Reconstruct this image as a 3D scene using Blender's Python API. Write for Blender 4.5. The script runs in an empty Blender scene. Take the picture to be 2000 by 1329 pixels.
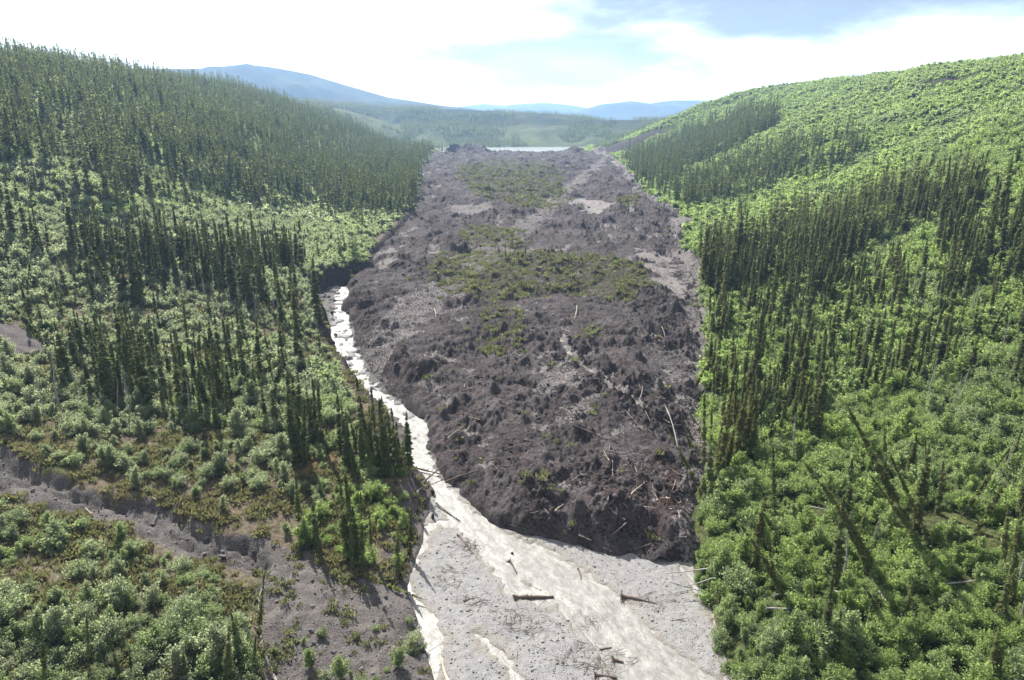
import bpy, bmesh, math, random
import numpy as np
from mathutils import Vector, Matrix, Euler
random.seed(7); RNG = np.random.default_rng(11)
S = bpy.context.scene
COL = S.collection

# ------------------------------------------------------------------ camera
F = 1333.0; HC = 50.0; PITCH = math.atan((664.5-255)/F)
cp, sp = math.cos(PITCH), math.sin(PITCH)
cd = bpy.data.cameras.new('camera'); cam = bpy.data.objects.new('camera', cd); COL.objects.link(cam)
cd.sensor_width = 36; cd.lens = 36*F/2000; cd.clip_start = 0.5; cd.clip_end = 40000
cam.location = (0, 0, HC); cam.rotation_euler = (math.pi/2-PITCH, 0, 0)
S.camera = cam
# ------------------------------------------------------------------ world, sun, exposure
SUN_EL = math.radians(43); SUN_AZ = math.radians(-27)     # azimuth from +Y towards +X
W = bpy.data.worlds.new('World'); S.world = W; W.use_nodes = True
S.view_settings.view_transform = 'Standard'; S.view_settings.look = 'None'
S.view_settings.gamma = 1; S.view_settings.use_curve_mapping = False
S.view_settings.exposure = 1.5
S.cycles.volume_bounces = 1; S.cycles.max_bounces = 6; S.cycles.transparent_max_bounces = 8
S.cycles.volume_max_steps = 64

class NT:
    """tiny node-tree builder"""
    def __init__(s, tree): s.t = tree
    def n(s, typ, _i=None, **kw):
        nd = s.t.nodes.new(typ)
        for k, v in kw.items(): setattr(nd, k, v)
        for k, v in (_i or {}).items():
            if isinstance(v, bpy.types.NodeSocket): s.t.links.new(v, nd.inputs[k])
            else: nd.inputs[k].default_value = v
        return nd
    def math(s, op, a, b=0.0, c=None, clamp=False):
        i = {0: a, 1: b}
        if c is not None: i[2] = c
        return s.n('ShaderNodeMath', i, operation=op, use_clamp=clamp).outputs[0]
    def mix(s, f, a, b, blend='MIX'):
        nd = s.n('ShaderNodeMix', data_type='RGBA', blend_type=blend, clamp_factor=True)
        for k, v in ((0, f), (6, a), (7, b)):
            if isinstance(v, bpy.types.NodeSocket): s.t.links.new(v, nd.inputs[k])
            elif k == 0: nd.inputs[0].default_value = v
            else: nd.inputs[k].default_value = (*v, 1) if len(v) == 3 else v
        return nd.outputs[2]
    def ramp(s, f, lo, hi, a=0.0, b=1.0):
        return s.n('ShaderNodeMapRange', {0: f, 1: lo, 2: hi, 3: a, 4: b}, interpolation_type='SMOOTHSTEP').outputs[0]
    def noise(s, vec, scale, detail=4, rough=0.55, dim='3D', out=0):
        return s.n('ShaderNodeTexNoise', {'Vector': vec, 'Scale': scale, 'Detail': detail, 'Roughness': rough}, noise_dimensions=dim).outputs[out]
    def attr(s, name, typ='GEOMETRY', out='Fac'):
        return s.n('ShaderNodeAttribute', attribute_name=name, attribute_type=typ).outputs[out]
    def pos(s): return s.n('ShaderNodeNewGeometry').outputs['Position']
    def bump(s, h, strength=0.5, dist=0.1, nrm=None):
        i = {'Height': h, 'Strength': strength, 'Distance': dist}
        if nrm is not None: i['Normal'] = nrm
        return s.n('ShaderNodeBump', i).outputs[0]

def world_nodes():
    t = W.node_tree; t.nodes.clear(); N = NT(t)
    sky = N.n('ShaderNodeTexSky', sky_type='NISHITA', sun_disc=False, sun_elevation=SUN_EL, sun_rotation=SUN_AZ, altitude=600)
    d = N.n('ShaderNodeTexCoord').outputs['Generated']
    st = N.n('ShaderNodeMapping', {0: d, 1: (0.0, 0.0, 0.0), 3: (1.0, 1.0, 3.2)}).outputs[0]
    big = N.noise(st, 2.3, 5, 0.5)
    fine = N.noise(st, 7.0, 6, 0.55)
    xyz = N.n('ShaderNodeSeparateXYZ', {0: d})
    lum = N.n('ShaderNodeRGBToBW', {0: sky.outputs[0]}).outputs[0]
    lum = N.math('MULTIPLY', N.math('POWER', lum, 0.55), 2.3)
    # two grey-blue bellies among the bright cloud deck, one low in the middle, one high on the right
    def blob(cx, cz, rx, rz):
        ax = N.math('DIVIDE', N.math('SUBTRACT', xyz.outputs[0], cx), rx)
        az = N.math('DIVIDE', N.math('SUBTRACT', xyz.outputs[2], cz), rz)
        wob = N.math('MULTIPLY_ADD', fine, 2.2, -1.1)
        r = N.math('ADD', N.math('ADD', N.math('MULTIPLY', ax, ax), N.math('MULTIPLY', az, az)), wob)
        return N.ramp(r, 1.35, 0.25)
    b1 = blob(0.36, 0.160, 0.36, 0.062); b2 = blob(0.06, 0.088, 0.24, 0.046)
    b3 = N.ramp(big, 0.58, 0.72)
    grey = N.math('MAXIMUM', N.math('MULTIPLY', b1, 1.0), N.math('MAXIMUM', N.math('MULTIPLY', b2, 0.95), N.math('MULTIPLY', b3, 0.75)))
    tintc = N.mix(grey, (0.95, 1.0, 1.05), (0.21, 0.243, 0.297))
    cl = N.n('ShaderNodeVectorMath', {0: tintc, 'Scale': lum}, operation='SCALE').outputs[0]
    cover = N.ramp(big, 0.28, 0.5, 0.62, 0.97)
    final = N.mix(cover, sky.outputs[0], cl)
    bg = N.n('ShaderNodeBackground', {0: final, 1: 0.11})
    out = N.n('ShaderNodeOutputWorld', {0: bg.outputs[0]})
world_nodes()
sl = bpy.data.lights.new('sun', 'SUN'); sun = bpy.data.objects.new('sun', sl); COL.objects.link(sun)
sl.energy = 5.0; sl.angle = math.radians(0.6); sl.color = (1.0, 0.955, 0.88)
sd = Vector((math.sin(SUN_AZ)*math.cos(SUN_EL), math.cos(SUN_AZ)*math.cos(SUN_EL), math.sin(SUN_EL)))
sun.rotation_euler = sd.to_track_quat('Z', 'Y').to_euler(); sun.location = (-200, 300, 400)

# ------------------------------------------------------------------ noise and projection helpers
def _hash(ix, iy, seed):
    h = (ix*374761393 + iy*668265263 + seed*974634777) & 0xffffffff
    h = ((h ^ (h >> 13)) * 1274126177) & 0xffffffff
    return ((h ^ (h >> 16)) & 0xffff).astype(np.float64)/65535.0
def vnoise(x, y, seed=0):
    x0 = np.floor(x); y0 = np.floor(y); fx = x-x0; fy = y-y0
    ix = x0.astype(np.int64); iy = y0.astype(np.int64)
    a = 2*math.pi
    def g(dx, dy):
        th = _hash(ix+dx, iy+dy, seed)*a
        return np.cos(th)*(fx-dx) + np.sin(th)*(fy-dy)
    u = fx*fx*fx*(fx*(fx*6-15)+10); v = fy*fy*fy*(fy*(fy*6-15)+10)
    n0 = g(0,0)*(1-u)+g(1,0)*u; n1 = g(0,1)*(1-u)+g(1,1)*u
    return (n0*(1-v)+n1*v)*1.5
def fbm(x, y, wl, octv=4, gain=0.5, seed=0):
    s = 0.0; a = 1.0; f = 1.0/wl
    for k in range(octv):
        s = s + a*vnoise(x*f+k*17.3, y*f-k*9.1, seed+k); a *= gain; f *= 2.03
    return s
def sst(e0, e1, x):
    t = np.clip((x-e0)/(e1-e0), 0, 1); return t*t*(3-2*t)
def ray(px, py):
    u = (np.asarray(px, float)-1000)/F; v = (664.5-np.asarray(py, float))/F
    return u, cp+v*sp, -sp+v*cp
def proj(x, y, z):
    dy = y; dz = z-HC
    dep = dy*cp - dz*sp; up = dy*sp + dz*cp
    dep_ = np.where(dep > 1, dep, 1)
    return 1000+F*x/dep_, 664.5-F*up/dep_, dep
def zf(y):
    z = np.where(y > 130, 0.022*(y-130), 0.0)
    z = z*0 + 0.022*np.logaddexp(0, (y-130)/12.0)*12.0
    return np.where(y > 1005, np.minimum(z, 19.25)-sst(1005, 1050, y)*5.0, z)
def flat(pts):
    o = []
    for px, py in pts:
        u, dy, dz = ray(px, py); s = -dz/dy
        y = 50/s
        for _ in range(80): y = 0.5*y + 0.5*(50-0.022*max(0, y-130))/s
        o.append((float(u*y/dy), float(y)))
    return np.array(o)
LE = flat([(836,1329),(800,1200),(782,1150),(812,1060),(832,960),(795,900),(760,830),(705,760),(655,700),(640,640),(606,590),(640,557),(728,533),(742,500),(800,440),(825,390),(825,340),(852,303)])
RE = flat([(1445,1329),(1405,1200),(1368,1120),(1362,1060),(1367,960),(1372,850),(1367,720),(1362,600),(1347,540),(1327,470),(1320,420),(1252,380),(1217,340),(1195,312),(1165,303),(1120,298)])
def edge_wob(y, sd): y = np.asarray(y, float); return (fbm(y, y*0+sd, 11, 3, .6, 161)*1.5+fbm(y, y*0+sd, 60, 2, .5, 162)*5*sst(150, 400, y))*sst(60, 90, y)*(1-sst(950, 1000, y))
YT = np.arange(-300, 3200, .4); WL, WR = .5*edge_wob(YT, 3.3), edge_wob(YT, 8.7)
def xl(y): return np.interp(y, LE[:,1], LE[:,0])+np.interp(y, YT, WL)
def xr(y):
    o = np.argsort(RE[:,1]); return np.interp(y, RE[o,1], RE[o,0])+np.interp(y, YT, WR)
BANKY = [30, 70, 82, 95, 115, 150, 172, 186, 200, 230, 300, 600, 1000]
BANKZ = [.5, .6, 1.6, 2.6, 3.2, 4.0, 6.0, 7.5, 6.5, 3.5, 3.0, 3.0, 2.0]
PLX = [0, 25, 50, 75, 100, 160, 220, 260, 300, 400, 700, 2000]
PLZ = [0, 2.2, 5.0, 12., 26, 50, 73, 79, 82, 86, 94, 102]
PRX = [0, 15, 40, 65, 90, 150, 200, 240, 280, 400, 700, 2000]
PRZ = [0, 1.2, 4.5, 12, 24, 53, 75, 84, 88, 92, 104, 112]
def smooth_interp(d, X, Z, w=12):
    s = 0
    for k in (-1, -.5, 0, .5, 1): s = s + np.interp(d+k*w, X, Z)
    return s/5
RIDGES = [  # distance, front length, back length, skyline (photo pixels)
 (1500, 330, 500, [(-400,185),(300,185),(520,196),(600,205),(660,212),(720,228),(800,258),(870,287),(910,299),(960,303)]),
 (2050, 830, 500, [(-400,190),(500,195),(640,200),(750,211),(850,214),(930,216),(1000,220),(1090,223),(1140,230),(1190,245),(1230,264),(1290,288),(1400,300)]),
 (2700, 700, 600, [(900,262),(1000,240),(1090,230),(1160,231),(1215,241),(1270,262),(1330,275)]),
 (3700, 1500, 2000, [(-900,215),(-200,190),(200,165),(330,140),(390,134),(450,132),(525,132),(600,144),(680,168),(760,191),(850,205),(920,213),(1000,226),(1100,258)]),
 (6200, 2200, 2500, [(1060,250),(1100,232),(1140,214),(1170,205),(1220,200),(1262,204),(1300,198),(1390,196),(1500,205),(1700,215),(2600,230)]),
 (8000, 2600, 3500, [(-2000,238),(600,230),(850,216),(905,209),(945,203),(990,207),(1020,204),(1062,202),(1110,207),(1140,212),(1200,222),(1400,236),(2800,240)]),
 (1750, 500, 700, [(1480,235),(1570,180),(1610,163),(1640,155),(1680,151),(1740,150),(1820,150),(2000,148),(2600,150)]),
]
def base(x, y, detail=True):
    fl = zf(y)
    ye = np.clip(y, 30, 3000)
    dl = xl(ye)-x; dr = x-xr(ye)
    El = 1-sst(900, 1380, y); Er = 1-sst(980, 1600, y)
    n1 = fbm(x, y, 90, 3, .5, 3) if detail else 0
    bank = np.interp(y, BANKY, BANKZ)
    wob = fbm(x, y, 9, 3, .6, 21)*1.2
    zl = np.where(dl > -4, (bank*sst(0, 2.2, dl+wob) + smooth_interp(np.maximum(dl, 0), PLX, PLZ)*(1+0.05*n1))*El, 0)
    zr = np.where(dr > -4, (1.2*sst(0, 2.5, dr+wob) + smooth_interp(np.maximum(dr, 0), PRX, PRZ)*(1+0.05*n1))*Er, 0)
    und = sst(12, 60, np.maximum(dl, dr))
    z = fl + np.maximum(zl, zr) + und*n1*1.6 + sst(3, 12, np.maximum(dl, dr))*fbm(x, y, 14, 3, .5, 5)*0.45
    if detail:
        far = y > 1000
        if np.any(far):
            xx = x[far]; yy = y[far]; zz = z[far]; bz = np.minimum(zz, 15)
            for i, (D, Lf, Lb, prof) in enumerate(RIDGES):
                P = np.array(prof, float); u, dy, dz = ray(P[:,0], P[:,1])
                X = u/dy*D; Z = HC + dz/dy*D
                wav = fbm(xx, yy, D*0.09, 3, .5, 40+i)
                c = np.interp(xx, X, Z) - 14
                t = np.where(yy < D, sst(D-Lf, D, yy+wav*Lf*0.10), 1-sst(D, D+Lb, yy))
                r = 14 + c*t + wav*np.clip(c, 0, 300)*0.10*t*(1-t)*4
                zz = np.where(r > zz, r, zz)
            z[far] = zz
    return z
def hit(px, py, gfun=base):
    """where the sight line through a photo point meets the ground (world metres)"""
    px = np.atleast_1d(np.asarray(px, float)); py = np.atleast_1d(np.asarray(py, float))
    u, dy, dz = ray(px, py)
    ts = np.exp(np.linspace(math.log(38), math.log(3000), 700))
    Y = ts[None,:]*np.ones_like(px)[:,None]; X = (u/dy)[:,None]*Y; Zr = HC+(dz/dy)[:,None]*Y
    G = gfun(X.ravel(), Y.ravel()).reshape(X.shape)
    below = Zr < G; k = np.argmax(below, axis=1); k = np.where(below.any(axis=1), np.maximum(k, 1), len(ts)-1)
    i = np.arange(len(px)); a = Zr[i,k-1]-G[i,k-1]; b = Zr[i,k]-G[i,k]
    f = np.clip(a/(a-b+1e-9), 0, 1); y = Y[i,k-1]+(Y[i,k]-Y[i,k-1])*f
    return np.stack([(u/dy)*y, y], 1)
def wpoly(pts): P = np.array(pts, float); return hit(P[:,0], P[:,1])
def inpoly(x, y, P):
    c = np.zeros(x.shape, bool); n = len(P)
    for i in range(n):
        x1, y1 = P[i]; x2, y2 = P[(i+1) % n]
        if y1 == y2: continue
        m = (y1 > y) != (y2 > y)
        c ^= m & (x < (x2-x1)*(y-y1)/(y2-y1)+x1)
    return c
def segdist(x, y, P, closed=False):
    d = np.full(x.shape, 1e9); tt = np.zeros(x.shape); n = len(P)
    for i in range(n if closed else n-1):
        x1, y1 = P[i]; x2, y2 = P[(i+1) % n]; L2 = (x2-x1)**2+(y2-y1)**2+1e-12
        t = np.clip(((x-x1)*(x2-x1)+(y-y1)*(y2-y1))/L2, 0, 1)
        e = np.hypot(x-x1-t*(x2-x1), y-y1-t*(y2-y1)); m = e < d
        d = np.where(m, e, d); tt = np.where(m, i+t, tt)
    return d, tt
def sdist(x, y, P):
    d, _ = segdist(x, y, P, True); return np.where(inpoly(x, y, P), d, -d)

# ------------------------------------------------------------------ plan of the place
GULLY = wpoly([(-120,850),(0,862),(60,905),(200,965),(330,985),(400,1030),(520,1055),(540,1110),(505,1130),(430,1100),(330,1078),(250,1028),(130,1000),(0,965),(-120,950)])
MUDFLAT = wpoly([(480,1050),(600,1075),(640,1112),(700,1120),(760,1150),(800,1180),(840,1230),(850,1400),(505,1400),(505,1230),(510,1120)])
PATCH = wpoly([(-60,625),(30,632),(60,655),(110,672),(95,690),(40,690),(-60,680)])
_g = wpoly([(60,930),(520,1090)]); GDIR = (_g[1]-_g[0])/np.hypot(*(_g[1]-_g[0]))
SCAR = wpoly([(1140,293),(1200,280),(1250,264),(1300,251),(1335,245),(1310,257),(1260,274),(1225,296),(1190,303)])
SLUMP = wpoly([(1790,168),(1850,152),(1960,133),(1965,138),(1880,158),(1800,172)])
SLIDE = flat([(856,925),(885,962),(930,1006),(990,1042),(1060,1056),(1130,1070),(1200,1092),(1290,1103),(1345,1090),(1366,1060),(1368,960),(1374,850),(1369,720),(1364,600),(1349,540),(1329,470),(1322,420),(1254,380),(1220,340),(1200,312),(1170,302),(1100,299),(950,300),(850,303),(824,340),(822,390),(800,440),(745,500),(733,532),(690,560),(676,600),(697,640),(703,690),(728,740),(768,785),(815,815),(838,838),(832,870),(846,905)])
STREAM = flat([(735,520),(690,548),(668,575),(668,620),(664,660),(686,705),(702,745),(738,775),(788,808),(824,842),(812,872),(820,905),(838,935),(850,950),(885,992),(925,1025),(965,1060),(1020,1092),(1080,1120),(1130,1160),(1170,1200),(1215,1255),(1262,1300),(1310,1345),(1370,1400)])
SWID = np.array([2.5,2.2,2.0,2.6,2.8,2.2,1.9,2.0,1.9,1.9,2.1,2.0,1.3,1.2,1.8,2.2,2.5,3.4,3.4,3.2,3.2,3.2,3.8,4.4,5.0])*1.0
SIDE = [ # smaller braids: path, half width
 (flat([(895,1022),(850,1022),(828,1045),(808,1080),(790,1120),(788,1160),(830,1200),(848,1250),(842,1300),(830,1345),(820,1400)]), .75),
 (flat([(965,1070),(985,1110),(1010,1150),(1060,1168),(1120,1160)]), 1.3),
 (flat([(1175,1150),(1215,1185),(1250,1225),(1285,1275),(1330,1320)]), .8),
 (flat([(1345,1110),(1385,1160),(1412,1215),(1425,1270),(1440,1330),(1470,1400)]), .9),
 (flat([(930,1240),(975,1275),(1000,1310),(1020,1340)]), .35),
]
RILL = [ # trickles across the slide
 (flat([(1095,690),(1105,715),(1118,738),(1165,770),(1200,800),(1245,828)]), .45),
 (flat([(1118,738),(1085,750),(1050,768)]), .5),
 (flat([(1112,402),(1140,394),(1128,405),(1165,424)]), 1.3),
 (flat([(862,528),(880,520),(905,512)]), 1.0),
 (flat([(1290,770),(1310,785),(1330,795)]), .3),
 (flat([(1195,318),(1205,330)]), 1.0),
 (wpoly([(522,1098),(518,1130),(506,1170),(505,1225),(512,1262),(524,1290),(540,1330),(556,1380)]), .08),
]
def ground(x, y, hide=True):
    z = base(x, y)
    near = (y < 260) & (np.abs(x) < 200)
    if near.any():
        xx = x[near]; yy = y[near]; zz = z[near]
        w = fbm(xx, yy, 5, 3, .6, 61)*1.1
        s = sdist(xx, yy, GULLY)+w
        zz = zz - 1.25*sst(-.4, 1.6, s) + np.where(s > 0, 1, 0)*fbm(xx, yy, 2.6, 4, .6, 71)*0.22
        # low ribs of mud running down the gully
        g0, g1 = GDIR; al = xx*g0+yy*g1; ac = -xx*g1+yy*g0+.8*fbm(xx, yy, 9, 2, .5, 78)
        zz = zz + sst(.4, 1.6, s)*((1-np.abs(fbm(al/6, ac, 1.3, 3, .55, 77))*2)*.30 - sst(.16, .04, np.abs(fbm(al/9, ac, 2.2, 2, .5, 79)))*.55)
        s2 = np.maximum(sdist(xx, yy, MUDFLAT), sdist(xx, yy, PATCH))+w
        zz = zz + sst(0, 1.5, s2)*(fbm(xx, yy, 1.6, 4, .6, 72)*0.24 + (1-np.abs(fbm(xx, yy, 3.2, 3, .5, 73))*2)*.16 - .2)
        if hide:
            ins = sst(0.3, 1.6, np.minimum(xx-xl(yy), xr(yy)-xx))
            zz = zz - ins*1.6
        z[near] = zz
    fr = y >= 260
    if hide and fr.any():
        z[fr] = z[fr] - 1.5*sst(.5, 3, np.minimum(x[fr]-xl(y[fr]), xr(y[fr])-x[fr]))*(1-sst(1000, 1020, y[fr]))
    return z

def surf(x, y):
    x = np.atleast_1d(np.asarray(x, float)).copy(); y = np.atleast_1d(np.asarray(y, float)).copy()
    g = ground(x.copy(), y.copy(), False)
    sz, s, _c = slide_z(x, y, True)
    return np.where(s > .5, np.maximum(sz, zf(y)), g)
def tag(o, **kw):
    for k, v in kw.items():
        if v is not None: o[k] = v
    return o
def mesh_np(name, V, Fq, mat=None, smooth=True, attrs=None):
    me = bpy.data.meshes.new(name)
    V = np.ascontiguousarray(V, np.float32); Fq = np.ascontiguousarray(Fq, np.int32); k = Fq.shape[1]
    me.vertices.add(len(V)); me.vertices.foreach_set('co', V.ravel())
    me.loops.add(Fq.size); me.loops.foreach_set('vertex_index', Fq.ravel())
    me.polygons.add(len(Fq)); me.polygons.foreach_set('loop_start', np.arange(0, Fq.size, k, dtype=np.int32))
    me.polygons.foreach_set('use_smooth', np.full(len(Fq), smooth, bool))
    for nm, a in (attrs or {}).items():
        at = me.attributes.new(nm, 'FLOAT', 'POINT'); at.data.foreach_set('value', np.ascontiguousarray(a, np.float32))
    me.update(calc_edges=True); me.validate()
    if mat: me.materials.append(mat)
    return me
def link(name, me, parent=None, **kw):
    o = bpy.data.objects.new(name, me); COL.objects.link(o)
    if parent is not None: o.parent = parent
    return tag(o, **kw)
def grid_faces(nr, nc, keep=None):
    i = np.arange((nr-1)*(nc-1)); r = i//(nc-1); c = i % (nc-1); a = r*nc+c
    q = np.stack([a, a+1, a+nc+1, a+nc], 1)
    if keep is not None: q = q[keep[q].all(axis=1)]
    return q
def compact(V, q, attrs):
    used = np.unique(q); mp = np.zeros(len(V), np.int64); mp[used] = np.arange(len(used))
    return V[used], mp[q], {k: a[used] for k, a in attrs.items()}

# ------------------------------------------------------------------ materials
def mat_new(name):
    m = bpy.data.materials.new(name); m.use_nodes = True; m.node_tree.nodes.clear(); return m, NT(m.node_tree)
def finish(N, col, rough=0.9, nrm=None, spec=0.25, extra=None):
    i = {'Base Color': col, 'Roughness': rough, 'Specular IOR Level': spec}
    if nrm is not None: i['Normal'] = nrm
    b = N.n('ShaderNodeBsdfPrincipled', i)
    N.n('ShaderNodeOutputMaterial', {0: b.outputs[0]}); return b
def m_ground():
    m, N = mat_new('heath_ground'); p = N.pos()
    a = N.noise(p, 0.35, 5, .6); b = N.noise(p, 1.7, 5, .65); c = N.noise(p, 0.05, 4, .5); e = N.noise(p, 6.0, 4, .6)
    green = N.mix(N.ramp(b, .35, .65), (.026, .034, .014), (.068, .074, .030))
    brown = N.mix(N.ramp(b, .3, .7), (.055, .044, .032), (.135, .112, .080))
    straw = N.mix(N.ramp(e, .35, .7), (.085, .060, .034), (.165, .115, .062))
    dry = N.attr('dry')
    col = N.mix(N.ramp(N.math('ADD', dry, N.math('MULTIPLY_ADD', a, 1.2, -.6)), .25, .75), green, brown)
    col = N.mix(N.ramp(N.math('ADD', N.attr('moss'), N.math('MULTIPLY_ADD', b, 1.0, -.5)), .45, .8), col, straw)
    mud = N.mix(N.ramp(e, .35, .8), N.mix(N.ramp(a, .3, .7), (.035, .030, .029), (.085, .076, .073)), (.145, .131, .125))
    mud = N.mix(N.attr('soil'), mud, N.mix(N.ramp(b, .3, .7), (.020, .0165, .0165), (.058, .049, .048)))
    mf = N.ramp(N.math('ADD', N.attr('mud'), N.math('MULTIPLY_ADD', b, .6, -.3)), .4, .6)
    col = N.mix(mf, col, mud)
    # hills far up the valley: spruce, birch and bare heath in patches
    q = N.n('ShaderNodeMapping', {0: p, 3: (1, .45, 1)}).outputs[0]
    f1 = N.noise(q, 0.006, 6, .62); f2 = N.noise(q, 0.0022, 4, .5); f3 = N.noise(p, 0.035, 4, .7)
    hc = N.mix(N.ramp(f1, .46, .66), (.012, .019, .013), (.050, .060, .028))
    hc = N.mix(N.ramp(f2, .50, .66), hc, (.055, .044, .032))
    hc = N.mix(N.ramp(f3, .45, .7), hc, (.015, .021, .014))
    hc = N.mix(N.math('MULTIPLY', N.attr('lush'), N.ramp(f1, .3, .5, .45, 1.0)), hc, N.mix(N.ramp(f3, .35, .65), (.045, .058, .027), (.085, .10, .045)))
    col = N.mix(N.attr('hill'), col, hc)
    h = N.math('ADD', N.math('MULTIPLY', b, .6), N.math('MULTIPLY', e, .35))
    finish(N, col, .97, N.bump(h, .9, .35), .04); return m
def m_slide():
    m, N = mat_new('landslide_mud'); p = N.pos()
    a = N.noise(p, .55, 6, .65); b = N.noise(p, 2.6, 6, .7); c = N.noise(p, .09, 3, .5); e = N.noise(p, 9, 3, .6)
    dark = N.mix(N.ramp(b, .32, .68), (.017, .0138, .0143), (.086, .071, .072))
    dark = N.mix(N.math('MULTIPLY', N.ramp(N.math('ADD', N.math('MULTIPLY', a, .7), N.math('MULTIPLY', c, .5)), .56, .76), .7), dark, (.115, .098, .098))
    peat = N.mix(N.ramp(b, .35, .65), (.024, .0145, .0115), (.068, .042, .032))
    col = N.mix(N.ramp(N.math('ADD', N.attr('peat'), N.math('MULTIPLY_ADD', a, 1.4, -.7)), .3, .7), dark, peat)
    fb = N.noise(N.n('ShaderNodeMapping', {0: p, 3: (1, .22, .6)}).outputs[0], .35, 5, .6)
    col = N.mix(N.math('MULTIPLY', N.ramp(fb, .5, .68), .55), col, N.mix(N.ramp(b, .3, .7), (.06, .052, .054), (.15, .132, .132)))
    silt = N.mix(N.ramp(b, .3, .7), (.13, .115, .110), (.235, .212, .204))
    col = N.mix(N.ramp(N.math('ADD', N.attr('silt'), N.math('MULTIPLY_ADD', b, 1.5, -.75)), .38, .68), col, silt)
    grn = N.mix(N.ramp(e, .35, .65), (.035, .036, .018), (.085, .080, .042))
    col = N.mix(N.ramp(N.math('ADD', N.math('MULTIPLY', N.attr('green'), .8), N.math('MULTIPLY_ADD', a, 2.2, -1.1)), .4, .75), col, grn)
    h = N.math('ADD', N.math('MULTIPLY', b, .8), N.math('MULTIPLY', e, .35))
    finish(N, col, N.ramp(a, .4, .7, .8, .98), N.bump(h, 1.0, .6), .05); return m
def m_gravel():
    m, N = mat_new('river_gravel'); p = N.pos()
    v = N.n('ShaderNodeTexVoronoi', {'Vector': p, 'Scale': 8.5}); v2 = N.n('ShaderNodeTexVoronoi', {'Vector': p, 'Scale': 20})
    a = N.noise(p, .22, 5, .6); b = N.noise(p, 1.6, 5, .6)
    stone = N.mix(N.n('ShaderNodeSeparateColor', {0: v.outputs['Color']}).outputs[0], (.118, .112, .111), (.215, .206, .205))
    fine = N.mix(N.ramp(b, .3, .7), (.155, .148, .146), (.205, .196, .194))
    col = N.mix(N.ramp(N.math('ADD', a, N.math('MULTIPLY', b, .3)), .42, .66), stone, fine)
    col = N.mix(N.ramp(N.attr('wet'), .25, .9), col, (.175, .160, .140))
    col = N.mix(N.attr('bank'), col, N.mix(N.ramp(b, .3, .7), (.018, .0145, .0145), (.062, .052, .051)))
    h = N.math('ADD', N.math('MULTIPLY', v.outputs['Distance'], -.8), N.math('MULTIPLY', v2.outputs['Distance'], -.3))
    finish(N, col, .8, N.bump(h, .8, .12), .3); return m
def m_water(name, col, rough=.18, sc=1.6, bd=.10, flow=False, spec=.5):
    m, N = mat_new(name); p = N.pos()
    if flow: p = N.n('ShaderNodeCombineXYZ', {0: N.attr('across'), 1: N.math('MULTIPLY', N.attr('along'), .38), 2: 0.0}).outputs[0]
    a = N.noise(p, sc, 5, .65); b = N.noise(p, sc*4, 3, .6); c = N.noise(p, .7, 4, .6)
    cc = N.mix(N.ramp(a, .3, .7), tuple(x*.62 for x in col), col)
    foam = N.ramp(N.math('ADD', c, N.math('MULTIPLY', b, .5)), .72, .98)
    cc = N.mix(N.math('MULTIPLY', foam, .7), cc, (.30, .286, .262))
    finish(N, cc, rough, N.bump(N.math('ADD', a, N.math('MULTIPLY', b, .35)), .8, bd), spec); return m
def m_leaf(name, dark, light, trans=.45, tl=1.7, wc=None):
    """needles and leaves: a per-plant tint, a per-leaf tint, light passing through"""
    m, N = mat_new(name)
    t = N.attr('tint', 'INSTANCER'); r = N.attr('leafvar'); y = N.attr('warm', 'INSTANCER')
    f = N.math('ADD', N.math('MULTIPLY', t, .75), N.math('MULTIPLY_ADD', r, .7, -.25), clamp=True)
    col = N.mix(f, dark, light)
    col = N.mix(N.math('MULTIPLY', y, .75), col, wc or ((.135, .132, .045) if 'spruce' in name else (.180, .235, .085)))
    col = N.mix(N.math('MULTIPLY', N.attr('silver', 'INSTANCER'), 1.0, clamp=True), col, N.mix(f, (.135, .155, .122), (.235, .255, .205)))
    di = N.n('ShaderNodeBsdfPrincipled', {'Base Color': col, 'Roughness': .7, 'Specular IOR Level': .06})
    tc = N.mix(1.0, col, (1.06*tl/1.7, 1.09*tl/1.7, .74*tl/1.7), 'MULTIPLY')
    tr = N.n('ShaderNodeBsdfTranslucent', {0: tc})
    mx = N.n('ShaderNodeMixShader', {0: trans, 1: di.outputs[0], 2: tr.outputs[0]})
    N.n('ShaderNodeOutputMaterial', {0: mx.outputs[0]}); return m
def m_wood(name, a, b):
    m, N = mat_new(name); p = N.n('ShaderNodeTexCoord').outputs['Object']
    n = N.noise(N.n('ShaderNodeMapping', {0: p, 3: (6, 6, 1)}).outputs[0], 3, 4, .6)
    finish(N, N.mix(N.ramp(n, .3, .7), a, b), .85, N.bump(n, .5, .03), .2); return m
def m_flat(name, a, b, sc):
    m, N = mat_new(name); p = N.n('ShaderNodeTexCoord').outputs['Object']
    n = N.noise(p, sc, 4, .6); r = N.attr('tint', 'INSTANCER')
    c = N.mix(N.math('ADD', N.math('MULTIPLY', n, .6), N.math('MULTIPLY_ADD', r, .8, -.2), clamp=True), a, b)
    finish(N, c, .92, N.bump(n, .6, .05), .08); return m
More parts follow.
